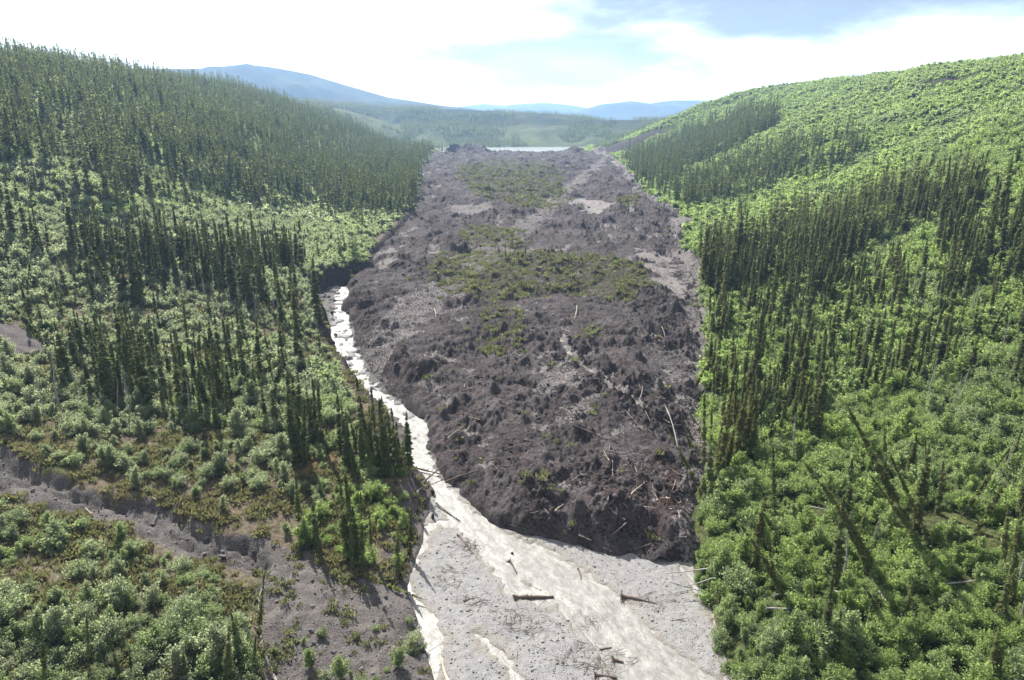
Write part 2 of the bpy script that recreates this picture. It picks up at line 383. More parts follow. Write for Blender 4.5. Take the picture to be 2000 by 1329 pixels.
M = dict(ground=m_ground(), slide=m_slide(), gravel=m_gravel(),
    stream=m_water('turbid_water', (.205, .197, .183), .45, 1.5, .09, True, .2), trickle=m_water('muddy_trickle', (.12, .110, .098), .6, 1.6, .08, False, .08), lake=m_water('lake_water', (.34, .35, .35), .15, .05, .6),
    spruce=m_leaf('spruce_needles', (.076, .098, .046), (.180, .205, .094), .62, 2.3),
    shrub=m_leaf('shrub_leaves', (.105, .145, .066), (.205, .258, .130), .62, 2.9),
    moss=m_leaf('moss_tuft_leaves', (.080, .084, .048), (.180, .178, .112), .45, 1.8, (.155, .165, .085)),
    bark=m_wood('spruce_bark', (.060, .046, .036), (.130, .108, .088)), grey=m_wood('weathered_wood', (.17, .155, .145), (.34, .32, .30)),
    pale=m_wood('broken_pale_wood', (.24, .19, .14), (.42, .36, .29)), brown=m_wood('wet_brown_wood', (.060, .043, .034), (.135, .100, .080)),
    stem=m_wood('shrub_stem_bark', (.07, .055, .04), (.15, .125, .10)),
    clod=m_flat('mud_clod_soil', (.013, .0108, .0115), (.095, .078, .080), 5), stone=m_flat('river_stone', (.10, .094, .092), (.25, .238, .232), 4))

# ------------------------------------------------------------------ ground sheet, slide, gravel, water
def build_ground():
    ys = [-220, -120, -60, -20, 5, 20, 28]; y = 32.0
    while y < 1250: ys.append(y); y += max(.42, y*.0062)
    while y < 18000: ys.append(y); y *= 1.018
    ys = np.array(ys); nc = 560
    t = np.linspace(-1, 1, nc); t = np.sign(t)*(0.72*np.abs(t)+.28*np.abs(t)**2.2)
    half = np.maximum(85, 1.06*ys+22)
    X = (half[:,None]*t[None,:]).ravel(); Y = np.repeat(ys, nc)
    Z = ground(X.copy(), Y.copy())
    q = grid_faces(len(ys), nc)
    w = fbm(X, Y, 4, 3, .6, 61)
    near = Y < 300
    mud = np.zeros(len(X))
    nx, ny = X[near], Y[near]
    mud[near] = np.maximum.reduce([sst(-.8, .8, sdist(nx, ny, P)+w[near]*.9) for P in (GULLY, MUDFLAT, PATCH)])
    bnk = (xl(Y)-X); mud = np.maximum(mud, sst(4.5, 2.0, bnk+w*1.5)*(X < (xl(Y)+xr(Y))/2)); mud = np.maximum(mud, sst(4.5, 2.0, X-xr(Y)+w*2)*(X > (xl(Y)+xr(Y))/2)*(Y > 90))
    sc = Y > 300
    mud[sc] = np.maximum(mud[sc], np.maximum(sst(-6, 6, sdist(X[sc], Y[sc], SCAR)+fbm(X[sc], Y[sc], 26, 3, .6, 9)*13),
                                            sst(-2, 2, sdist(X[sc], Y[sc], SLUMP)+fbm(X[sc], Y[sc], 14, 3, .6, 9)*11-2)))
    soil = np.where(Y > 300, 1.0, sst(4.5, 3.0, bnk)*(X < (xl(Y)+xr(Y))/2)*sst(80, 100, Y)).astype(float)
    dx = bnk
    dry = np.where(X < 0, .62*sst(90, 30, dx)+.2, .12)+fbm(X, Y, 25, 3, .5, 14)*.3
    ms = MOSSP
    moss = np.zeros(len(X)); moss[near] = np.maximum.reduce([sst(-1.5, 2, sdist(nx, ny, P)+w[near]*2) for P in ms])
    hill = np.maximum(sst(1050, 1250, Y), 0)
    me = mesh_np('ground', np.stack([X, Y, Z], 1), q, M['ground'], True, dict(mud=mud, soil=soil, dry=dry, moss=moss, hill=hill, lush=sst(1720, 1480, Y)*hill))
    link('ground', me, kind='structure')
MOSSP = [wpoly([(515,800),(600,810),(650,900),(640,950),(560,930),(500,860)])]
GREENP = [(flat([(840,520),(930,500),(1100,505),(1250,530),(1290,570),(1240,620),(1090,600),(960,640),(880,600),(830,560)]), .75),
          (flat([(930,600),(1010,610),(1020,720),(960,740),(930,680)]), .55),
          (flat([(900,318),(1060,318),(1100,350),(1110,410),(1040,420),(930,390),(890,350)]), .7),
          (flat([(900,450),(1010,455),(1040,500),(900,490)]), .7), (flat([(1130,670),(1190,670),(1190,700),(1130,700)]), .5),
          (flat([(1020,985),(1070,985),(1080,1010),(1020,1015)]), .5), (flat([(1200,395),(1250,395),(1250,415),(1200,415)]), .8)]
SILTP = [(flat([(1240,500),(1300,510),(1340,560),(1355,600),(1330,605),(1275,570)]), .75), (flat([(1120,395),(1200,400),(1205,415),(1150,428)]), .8),
         (flat([(735,505),(790,490),(770,530),(735,545)]), .6), (flat([(1070,730),(1150,745),(1130,790),(1010,815),(1000,790)]), .55),
         (flat([(1080,810),(1180,810),(1170,860),(1080,870)]), .5), (flat([(1280,690),(1350,730),(1362,860),(1330,820),(1270,720)]), .45),
         (flat([(1160,880),(1260,890),(1300,960),(1200,1010),(1130,940)]), .38), (flat([(1200,290),(1290,250),(1180,330)]), .5), (flat([(880,410),(960,405),(950,425),(880,430)]), .55)]
PEATP = [flat([(1180,930),(1330,900),(1362,980),(1355,1085),(1230,1075),(1150,1030)])]
MOUNDS = [(760,665,3.4,2.2),(745,690,4,1.6),(890,500,7,3.2),(885,432,5,2.5),(815,548,3,1.2),(1235,412,6,2.6),(1285,662,2.2,1.6),(1055,1005,3,1.4),(1100,660,2.5,1.2),(1120,735,2.4,1.5),(1150,790,2.6,1.2),(960,810,2.,1.),
 (820,760,5,2.0),(860,301,34,9),(890,301,34,7),(915,301,30,6.5),(938,302,26,6),(1128,300,24,7),(1160,300,34,9),(1185,303,30,8),(1010,303,16,1.5),(940,330,12,3),(1100,325,12,3.4),(870,400,9,3),(1180,440,8,2.6),(1080,460,7,2.2),(850,470,7,2.4),(1210,1040,4,1.2),(1310,1060,3.2,1.3),(960,950,4,1.0),(900,880,4,1.2),(960,360,10,3),(1060,375,10,3),(1150,345,9,3),(1000,330,9,2.5),(1290,440,6,2),(1030,420,7,2.2),(1190,505,5,1.6),(980,1020,2.5,.8),(1130,885,2.4,1.1),(1245,735,2.,1.2),(1330,690,2.,1.)]
MND = [(flat([(a, b)])[0], r, h) for a, b, r, h in MOUNDS]
RILLZ = {}
def slide_s(x, y):
    s = sdist(x, y, SLIDE)
    return s + (fbm(x, y, 30, 3, .6, 131)*.75+.42)*8*sst(120, 260, y)*(1-sst(940, 990, y)) + (fbm(x, y, 9, 3, .6, 132)+.25)*1.6*sst(.3, 6, np.minimum(x-xl(y), 20))*sst(15, 4, xr(y)-x)
def slide_z(x, y, full=False):
    s = slide_s(x, y)
    wob = fbm(x, y, 6, 3, .55, 31)*1.3
    fr = np.maximum(0, s + wob)
    dR = xr(y)-x
    T = 1.8 + 3.0*sst(3, 16, dR)*(1-.75*sst(180, 330, y))
    T = T*(.82+.25*fbm(x, y, 40, 2, .5, 33))
    b0 = zf(y); o = ((x < xl(y)+3) | (x > xr(y)-3)) & (y > 95)
    if o.any(): b0 = b0.copy(); b0[o] = np.maximum(b0[o], np.where(x[o] > 0, ground(x[o].copy(), y[o].copy(), False)-.35, b0[o]))
    z = b0 + T*(1-np.exp(-fr/3.4))
    sca = 1 + .8*sst(150, 500, y)
    b1 = fbm(x/sca, y/sca, 9, 6, .60, 34); b2 = np.maximum(0, fbm(x, y, 4.2, 3, .55, 35)-.05)**1.3; cl = np.maximum(0, fbm(x, y, 1.5, 3, .6, 36)); c3 = fbm(x, y, .7, 2, .6, 37)
    rgh = .62+.7*sst(-.45, .45, fbm(x, y, 26, 3, .55, 133)); wv = fbm(x, y, 30, 2, .5, 134)*6
    ridg = (1-np.abs(fbm((x+wv)/2.2, (y+wv*.6), 11, 3, .55, 135))*1.7)*sst(-.3, .4, fbm(x, y, 45, 2, .5, 136))
    amp = sst(-.2, 3.5, s); hol = .62*sst(-.30, -.75, b1)*sst(2, 6, s)
    calm = np.zeros(x.shape); cw = fbm(x, y, 9, 4, .65, 151)*4.5
    for P, k in SILTP: calm = np.maximum(calm, k*sst(-1.5, 3, sdist(x, y, P)+cw))
    z = z + amp*(1-.75*calm)*rgh*(1.0*sca*b1 + 1.25*b2 + .6*cl + .2*c3) + amp*(1-.75*calm)*(.55*ridg + 1.1*sca*fbm(x, y, 17, 2, .5, 38))
    for (mx, my), r, h in MND:
        m = (np.abs(x-mx) < r*1.6) & (np.abs(y-my) < r*1.6)
        if m.any():
            d = np.hypot(x[m]-mx, y[m]-my)/r + fbm(x[m], y[m], r*.7, 2, .5, 39)*.35
            z[m] += h*sst(1.0, .1, d)
    for P, w in RILL:
        d, _ = segdist(x, y, P); z = z - .55*sst(w*2.2, w*.2, d+wob*.15)
    ed = sst(1.2, -.6, s)*1.2
    return (z-ed, s, np.maximum(calm, hol)) if full else z-ed
def build_slide():
    ys = []; y = 71.0
    while y < 1032: ys.append(y); y += max(.17, y*.0030)
    ys = np.array(ys); nc = 420
    lo = xl(ys)-5-8*sst(120, 260, ys); hi = xr(ys)+4+8*sst(120, 260, ys)
    lo = np.where(ys < 100, np.minimum(lo, -14), lo)
    t = np.linspace(0, 1, nc)
    X = (lo[:,None]+(hi-lo)[:,None]*t).ravel(); Y = np.repeat(ys, nc)
    Z, s, calm = slide_z(X, Y, True)
    green = np.zeros(len(X)); w = fbm(X, Y, 5, 3, .6, 51)
    for P, k in GREENP: green = np.maximum(green, k*sst(-2, 3, sdist(X, Y, P)+w*2.5))
    peat = np.maximum.reduce([sst(-2, 3, sdist(X, Y, P)+w*2) for P in PEATP])*.42
    silt = calm.copy()
    for P, wd in RILL:
        d, _ = segdist(X, Y, P); silt = np.maximum(silt, sst(wd*2.6, wd*.8, d+w*.3)*.9)
    silt = np.maximum(silt, .55*sst(4.5, 1.5, (xr(Y)-X)+w*1.5))
    q = grid_faces(len(ys), nc, keep=s > -1.3)
    V, q, at = compact(np.stack([X, Y, Z], 1), q, dict(green=green, peat=peat, silt=silt))
    link('mud_slide', mesh_np('mud_slide', V, q, M['slide'], True, at), kind='structure')
def flowco(x, y):
    d, t = segdist(x, y, STREAM); L = np.concatenate([[0], np.cumsum(np.hypot(*np.diff(STREAM, axis=0).T))]); i = np.clip(t.astype(int), 0, len(STREAM)-2)
    sg = (STREAM[i+1,0]-STREAM[i,0])*(y-STREAM[i,1])-(STREAM[i+1,1]-STREAM[i,1])*(x-STREAM[i,0])
    return d*np.sign(sg), np.interp(t, np.arange(len(STREAM)), L)
def chan(x, y):
    """(distance outside the water's edge, depth) for the braided stream"""
    d, t = segdist(x, y, STREAM); w = np.interp(t, np.arange(len(SWID)), SWID)
    e = d-w
    for P, hw in SIDE:
        d2, _ = segdist(x, y, P); e = np.minimum(e, (d2-hw)*1.0)
    return e
def build_gravel():
    ys = np.arange(36, 215, .26); ys = np.concatenate([np.arange(36, 100, .17), np.arange(100, 215, .35)]); nc = 300
    lo = xl(ys)-4; hi = np.where(ys < 84, xr(ys)+4, np.minimum(xr(ys), xl(ys)+26+8*(ys < 100)))
    t = np.linspace(0, 1, nc); X = (lo[:,None]+(hi-lo)[:,None]*t).ravel(); Y = np.repeat(ys, nc)
    w = fbm(X, Y, 2.2, 3, .6, 81)
    e = chan(X, Y)+w*.55
    Z = zf(Y)+.12 + fbm(X, Y, 6, 3, .5, 82)*.14 + fbm(X, Y, .8, 3, .6, 83)*.05 - .42*sst(.5, -.7, e)
    # bars and boulders that break the flow
    Z += sst(.5, .75, fbm(X, Y, 2.6, 2, .5, 84))*.4*sst(80, 105, Y)
    Z += .6*sst(95, 120, Y)*sst(.15, .6, fbm(X, Y, 3.5, 3, .6, 85))
    wet = sst(1.6, -.1, e+w*.5)*(Y < 100); bank = sst(88, 100, Y)*sst(-.3, .3, e+w*.6)
    P = np.stack([X, Y, Z], 1)
    link('gravel_bed', mesh_np('gravel_bed', P, grid_faces(len(ys), nc), M['gravel'], True, dict(wet=wet, bank=bank)), kind='structure')
    # one water sheet in the channels: the shore is where it meets the gravel
    W_ = np.stack([X, Y, zf(Y)-.02 + fbm(X, Y, 1.6, 2, .5, 86)*.05], 1)
    keep = e < .9
    q = grid_faces(len(ys), nc, keep=keep); fa, fl = flowco(X, Y); V, q, at = compact(W_, q, dict(across=fa, along=fl))
    link('stream', mesh_np('stream', V, q, M['stream'], True, at), kind='structure')
def build_rills():
    VV, QQ = [], []; n0 = 0
    for P, w in RILL:
        tt = np.linspace(0, len(P)-1, 60); C = np.stack([np.interp(tt, np.arange(len(P)), P[:,k]) for k in (0, 1)], 1)
        T = np.gradient(C, axis=0); T /= np.linalg.norm(T, axis=1)[:,None]+1e-9; Nn = np.stack([-T[:,1], T[:,0]], 1)
        for j, s in enumerate(np.linspace(-1.2, 1.2, 7)):
            c = C+Nn*s*w
            VV.append(np.stack([c[:,0], c[:,1], np.zeros(60)], 1))
        zc = surf(C[:,0], C[:,1])
        k = np.ones(9)/9; zc = np.convolve(np.pad(zc, 4, 'edge'), k, 'valid')
        for v in VV[-7:]: v[:,2] = zc+.10
        i = np.arange(6*59); r = i//59; cc = i % 59; a = n0+r*60+cc
        QQ.append(np.stack([a, a+1, a+61, a+60], 1)); n0 += 7*60
    link('meltwater_rills', mesh_np('meltwater_rills', np.concatenate(VV), np.concatenate(QQ), M['trickle']), kind='structure')
def build_lake():
    v = [(-260, 1005, 20.0), (330, 1005, 20.0), (330, 1420, 20.0), (-260, 1420, 20.0)]
    link('lake', mesh_np('lake', np.array(v), np.array([[0, 1, 2, 3]]), M['lake']), kind='structure')
build_ground(); build_slide(); build_gravel(); build_rills(); build_lake()


def quads_mesh(name, Q, mat, var, extra=None):
    """Q: (n,4,3) leaf quads -> one mesh, leafvar per quad; extra = (V, F) of quads with a second material"""
    n = len(Q); V = Q.reshape(-1, 3); Fq = np.arange(4*n).reshape(n, 4); lv = np.repeat(var, 4)
    mi = np.zeros(n, np.int32); mats = [mat]
    if extra is not None:
        V2, F2, m2 = extra; Fq = np.concatenate([Fq, F2+len(V)]); V = np.concatenate([V, V2]); lv = np.concatenate([lv, np.zeros(len(V2))])
        mi = np.concatenate([mi, np.ones(len(F2), np.int32)]); mats.append(m2)
    me = mesh_np(name, V, Fq, None, False, dict(leafvar=lv))
    for m in mats: me.materials.append(m)
    me.polygons.foreach_set('material_index', mi); return me
def tube(P, R, k=6):
    P = np.asarray(P, float); n = len(P); T = np.gradient(P, axis=0); T /= np.linalg.norm(T, axis=1)[:,None]+1e-9
    up = np.where(np.abs(T[:,2:3]) > .9, np.array([[1., 0, 0]]), np.array([[0, 0, 1.]]))
    A = np.cross(T, up); A /= np.linalg.norm(A, axis=1)[:,None]; B = np.cross(T, A)
    th = np.linspace(0, 2*math.pi, k, endpoint=False)
    V = (P[:,None,:] + np.asarray(R)[:,None,None]*(np.cos(th)[None,:,None]*A[:,None,:]+np.sin(th)[None,:,None]*B[:,None,:])).reshape(-1, 3)
    i = np.arange((n-1)*k); r = i//k; c = i % k; a = r*k+c; b = r*k+(c+1) % k
    Fq = np.stack([a, b, b+k, a+k], 1)
    e = (n-1)*k
    cap = np.array([[e+j, e+(j+1) % k, e+(j+2) % k, e+(j+2) % k] for j in range(0)], int).reshape(-1, 4)
    return V, np.concatenate([Fq, cap]) if len(cap) else Fq
def merge(parts):
    V, Fq, o = [], [], 0
    for v, f in parts: V.append(v); Fq.append(f+o); o += len(v)
    return np.concatenate(V), np.concatenate(Fq)
def spruce_geo(rng, H=10., n=330, R=.75, z0=.10, club=True, bend=0.0, ragged=.3):
    """crown quads and trunk of a narrow boreal spruce, root at the origin"""
    nw = 58; wz = np.sort(z0+(1-z0)*rng.random(nw)**.95); wr = .6+.65*rng.random(nw); k = rng.integers(0, nw, n); top = rng.random(n) < .12
    h = np.clip(np.where(top, .9+.1*rng.random(n), wz[k]+rng.normal(0, .006, n)), z0*.8, 1)
    prof = np.interp(h, [0, .08, .2, .45, .7, .85, .93, .97, 1], [.6, .85, 1., .88, .62, .42, .40 if club else .22, .26 if club else .11, .03])
    r = R*prof*np.where(top, 1, wr[k])*(.55+.65*rng.random(n)); az = rng.random(n)*2*math.pi
    z = h*H; dr = r*(.25+.65*rng.random(n))*(1.25-.8*h)
    ca, sa = np.cos(az), np.sin(az); w = r*(.18+.16*rng.random(n))+.035
    tw = (rng.random(n)-.5)*1.2*w
    b = np.stack([0*ca, 0*sa, z], 1); tip = np.stack([r*ca, r*sa, z-dr*.6], 1)
    m = .6
    L = np.stack([m*r*ca-w*sa, m*r*sa+w*ca, z-.6*dr-.03+tw], 1); Rr = np.stack([m*r*ca+w*sa, m*r*sa-w*ca, z-.6*dr-.03-tw], 1)
    Q = np.stack([b, L, tip, Rr], 1)
    zz = np.linspace(0, H*.985, 9); P = np.stack([0*zz, 0*zz, zz], 1); rad = np.interp(zz/H, [0, .04, 1], [.11, .07, .010])*H/10
    P[0,2] = -.5
    def bd(A):
        t = np.clip(A[...,2]/H, 0, 1); A = A.copy(); A[...,0] += bend*t**2*H; A[...,2] -= .5*bend**2*t**2.5*H; return A
    return bd(Q), tube(bd(P), rad), rng.random(n)
def snag_geo(rng, H=9., nb=26):
    zz = np.linspace(-.4, H, 9); P = np.stack([.05*np.sin(zz*.7+rng.random()*6), .05*np.cos(zz*.9), zz], 1)
    tr = tube(P, np.interp(zz/H, [0, 1], [.16, .03]), 6); br = []
    for k in range(nb):
        h = H*(.12+.85*rng.random()); L = (.9-.6*h/H)*(.4+.8*rng.random()); a = rng.random()*6.28
        br.append(tube([(0, 0, h), (L*.6*math.cos(a), L*.6*math.sin(a), h-.1*L), (L*math.cos(a), L*math.sin(a), h-.35*L)], [.028, .018, .006], 3))
    return tr, merge(br)
def shrub_geo(rng, H=2.2, R=1.2, n=620, q=.07, shoots=16):
    """a multi-stemmed willow: bent shoots fanning from the root, leaves along their upper two thirds"""
    az = rng.random(shoots)*6.283; out = R*np.sqrt(rng.random(shoots)); L = H*(.45+.6*rng.random(shoots))*(1-.28*(out/R)**2)
    def at(k, t):
        o = out[k]*(.25*t+.75*t**1.6); return np.stack([o*np.cos(az[k]), o*np.sin(az[k]), L[k]*(t-.12*t*t*(out[k]/R))], -1)
    k = rng.integers(0, shoots, n); t = .22+.80*rng.random(n)**.75
    spread = (.13+.16*(1-t))*R*(.6+.8*rng.random(shoots))[k]
    p = at(k, t)+rng.normal(size=(n, 3))*spread[:,None]*np.array([1, 1, .75]); p[:,2] = np.abs(p[:,2])
    nrm = rng.normal(size=(n, 3))+np.array([0, 0, .45]); nrm /= np.linalg.norm(nrm, axis=1)[:,None]
    a = np.cross(nrm, rng.normal(size=(n, 3))); a /= np.linalg.norm(a, axis=1)[:,None]; b = np.cross(nrm, a)
    sz = q*(.6+.8*rng.random(n))[:,None]
    Q = np.stack([p-a*sz*1.35, p-b*sz*.7+nrm*sz*.15, p+a*sz*1.35, p+b*sz*.7+nrm*sz*.15], 1)
    st = [tube(np.concatenate([[(0, 0, -.25)], at(np.full(4, j), np.array([.1, .4, .7, .95]))]), [.04, .035, .026, .016, .006], 3) for j in range(0, shoots, 2)]
    var = np.clip(.5*(rng.random(shoots)[k])+.5*rng.random(n), 0, 1)
    return Q, merge(st), var
def tuft_geo(rng, n=26, R=.5, H=.35):
    a = rng.random(n)*6.28; d = R*np.sqrt(rng.random(n)); base_ = np.stack([d*np.cos(a), d*np.sin(a), -.05+0*a], 1)
    t = rng.normal(size=(n, 3))*.5; t[:,2] = .7+rng.random(n)*.6; tip = base_+t*H
    w = rng.normal(size=(n, 3)); w[:,2] = 0; w /= np.linalg.norm(w, axis=1)[:,None]; w *= .06+.08*rng.random(n)[:,None]
    mid = base_*.4+tip*.6
    return np.stack([base_, mid-w, tip, mid+w], 1), rng.random(n)
VR = np.random.default_rng(5)
SPR_NEAR = [spruce_geo(VR, 10, 950, R_, z_, c_, b_) for R_, z_, c_, b_ in ((.60,.06,True,0),(.72,.05,False,.01),(.52,.10,True,0),(.85,.05,False,0),(.56,.18,True,.02),(.66,.08,False,0))]
SPR_NEAR += [spruce_geo(VR, 10, 850, .62, .10, True, .16), spruce_geo(VR, 10, 850, .66, .06, False, .3)]
SPR_FAR = [spruce_geo(VR, 10, 300, R_, .06, c_, 0) for R_, c_ in ((.68,True),(.82,False),(.6,True),(.92,False))]
def far_mesh(nm, g, mat, trunk): Q, t, v = g; return quads_mesh(nm, Q, mat, v, (t[0], t[1], trunk))
CROWN = [quads_mesh('spruce_crown', g[0], M['spruce'], g[2]) for g in SPR_NEAR]
TRUNK = [mesh_np('spruce_trunk', g[1][0], g[1][1], M['bark']) for g in SPR_NEAR]
SHR = [shrub_geo(VR, H_, R_, n_, q_, l_) for H_, R_, n_, q_, l_ in ((2.2,1.05,1900,.066,15),(1.9,1.15,1800,.064,18),(2.7,.95,2000,.068,13),(1.5,.95,1400,.06,14),(2.4,1.3,2300,.066,22),(3.1,.9,2100,.068,12))]
FOL = [quads_mesh('shrub_foliage', g[0], M['shrub'], g[2]) for g in SHR]
STM = [mesh_np('shrub_stems', g[1][0], g[1][1], M['stem']) for g in SHR]
SHR_MID = [shrub_geo(VR, H_, R_, 560, .115, l_) for H_, R_, l_ in ((2.2,1.1,13),(2.6,.95,10),(1.9,1.2,14),(2.4,1.1,11))]
SHR_FAR = [shrub_geo(VR, 2.2, 1.2, 150, .24, l_) for l_ in (8, 10, 12)]
SNAG = [snag_geo(VR, H_, nb_) for H_, nb_ in ((9, 30), (8, 14), (10, 44), (7, 8))]
SNAG_T = [mesh_np('snag_trunk', g[0][0], g[0][1], M['grey']) for g in SNAG]
SNAG_B = [mesh_np('snag_branches', g[1][0], g[1][1], M['grey']) for g in SNAG]

# ------------------------------------------------------------------ plants: where they stand
def scatter(name, pts, eul, scl, tint, warm, silver, var, meshes, kind='stuff', **kw):
    """ONE object: its points carry attributes, geometry nodes put a plant on each"""
    me = bpy.data.meshes.new(name); n = len(pts)
    me.vertices.add(n); me.vertices.foreach_set('co', np.ascontiguousarray(pts, np.float32).ravel())
    for nm, typ, a in (('eul', 'FLOAT_VECTOR', eul), ('scl', 'FLOAT_VECTOR', scl), ('tint', 'FLOAT', tint), ('warm', 'FLOAT', warm), ('silver', 'FLOAT', silver), ('var', 'INT', var)):
        at = me.attributes.new(nm, typ, 'POINT')
        at.data.foreach_set('vector' if typ == 'FLOAT_VECTOR' else 'value', np.ascontiguousarray(a, np.int32 if typ == 'INT' else np.float32).ravel())
    o = link(name, me, kind=kind, **kw)
    g = bpy.data.node_groups.new(name, 'GeometryNodeTree'); N = NT(g)
    g.interface.new_socket('Geometry', in_out='INPUT', socket_type='NodeSocketGeometry'); g.interface.new_socket('Geometry', in_out='OUTPUT', socket_type='NodeSocketGeometry')
    gi = N.n('NodeGroupInput').outputs[0]; go = N.n('NodeGroupOutput'); jn = N.n('GeometryNodeJoinGeometry')
    ro = N.n('GeometryNodeInputNamedAttribute', {'Name': 'eul'}, data_type='FLOAT_VECTOR').outputs[0]
    sc = N.n('GeometryNodeInputNamedAttribute', {'Name': 'scl'}, data_type='FLOAT_VECTOR').outputs[0]
    va = N.n('GeometryNodeInputNamedAttribute', {'Name': 'var'}, data_type='INT').outputs[0]
    rot = N.n('FunctionNodeEulerToRotation', {0: ro}).outputs[0]
    for k, m in enumerate(meshes):
        src = bpy.data.objects.new(name+'_source', m)
        ob = N.n('GeometryNodeObjectInfo', transform_space='ORIGINAL'); ob.inputs['Object'].default_value = src; ob.inputs['As Instance'].default_value = False
        sel = N.n('FunctionNodeCompare', {2: va, 3: k}, data_type='INT', operation='EQUAL').outputs[0]
        ip = N.n('GeometryNodeInstanceOnPoints', {'Points': gi, 'Selection': sel, 'Instance': ob.outputs['Geometry'], 'Rotation': rot, 'Scale': sc})
        g.links.new(ip.outputs[0], jn.inputs[0])
    g.links.new(jn.outputs[0], go.inputs[0])
    md = o.modifiers.new('scatter', 'NODES'); md.node_group = g
    return o
EDGE = -.5
BANDS = [(30, 120, 1.5), (120, 250, 1.7), (250, 500, 2.1), (500, 900, 2.7), (900, 1300, 3.3)]
def candidates(k, seed, bands=BANDS):
    rng = np.random.default_rng(seed); out = []
    for y0, y1, sp in bands:
        sp = sp*k; half = .86*y1+30
        gx, gy = np.meshgrid(np.arange(-half, half, sp), np.arange(y0, y1, sp))
        x = gx.ravel()+rng.uniform(-.5, .5, gx.size)*sp; y = gy.ravel()+rng.uniform(-.5, .5, gx.size)*sp
        px = 1000+F*x/np.maximum(y*.95+12, 1)
        m = (px > -500) & (px < 2500); m &= (x < xl(y)+EDGE+fbm(x, y, 6, 2, .5, 97)*1.2) | (x > xr(y)-EDGE*4+fbm(x, y, 6, 2, .5, 97)*1.2); m &= np.maximum(xl(y)-x, x-xr(y)) < 460
        out.append(np.stack([x[m], y[m]], 1))
    P = np.concatenate(out); P = P[slide_s(P[:,0], P[:,1]) < .2]; z = ground(P[:,0].copy(), P[:,1].copy()); px, py, dep = proj(P[:,0], P[:,1], z)
    m = (px > -220) & (px < 2220) & (py < 1480) & (py > 40)
    return P[m,0], P[m,1], z[m], px[m], py[m], dep[m], rng
JIT = {}
def pin(px, py, poly, x=None, y=None):
    if x is not None:
        k = id(x)
        if k not in JIT: JIT.clear(); JIT[k] = (fbm(x, y, 28, 4, .7, 141)*26+fbm(x, y, 4, 1, .5, 142)*7, fbm(x, y, 28, 4, .7, 143)*20+fbm(x, y, 4, 1, .5, 144)*6)
        px = px+JIT[k][0]; py = py+JIT[k][1]
    return inpoly(px, py, np.array(poly, float))
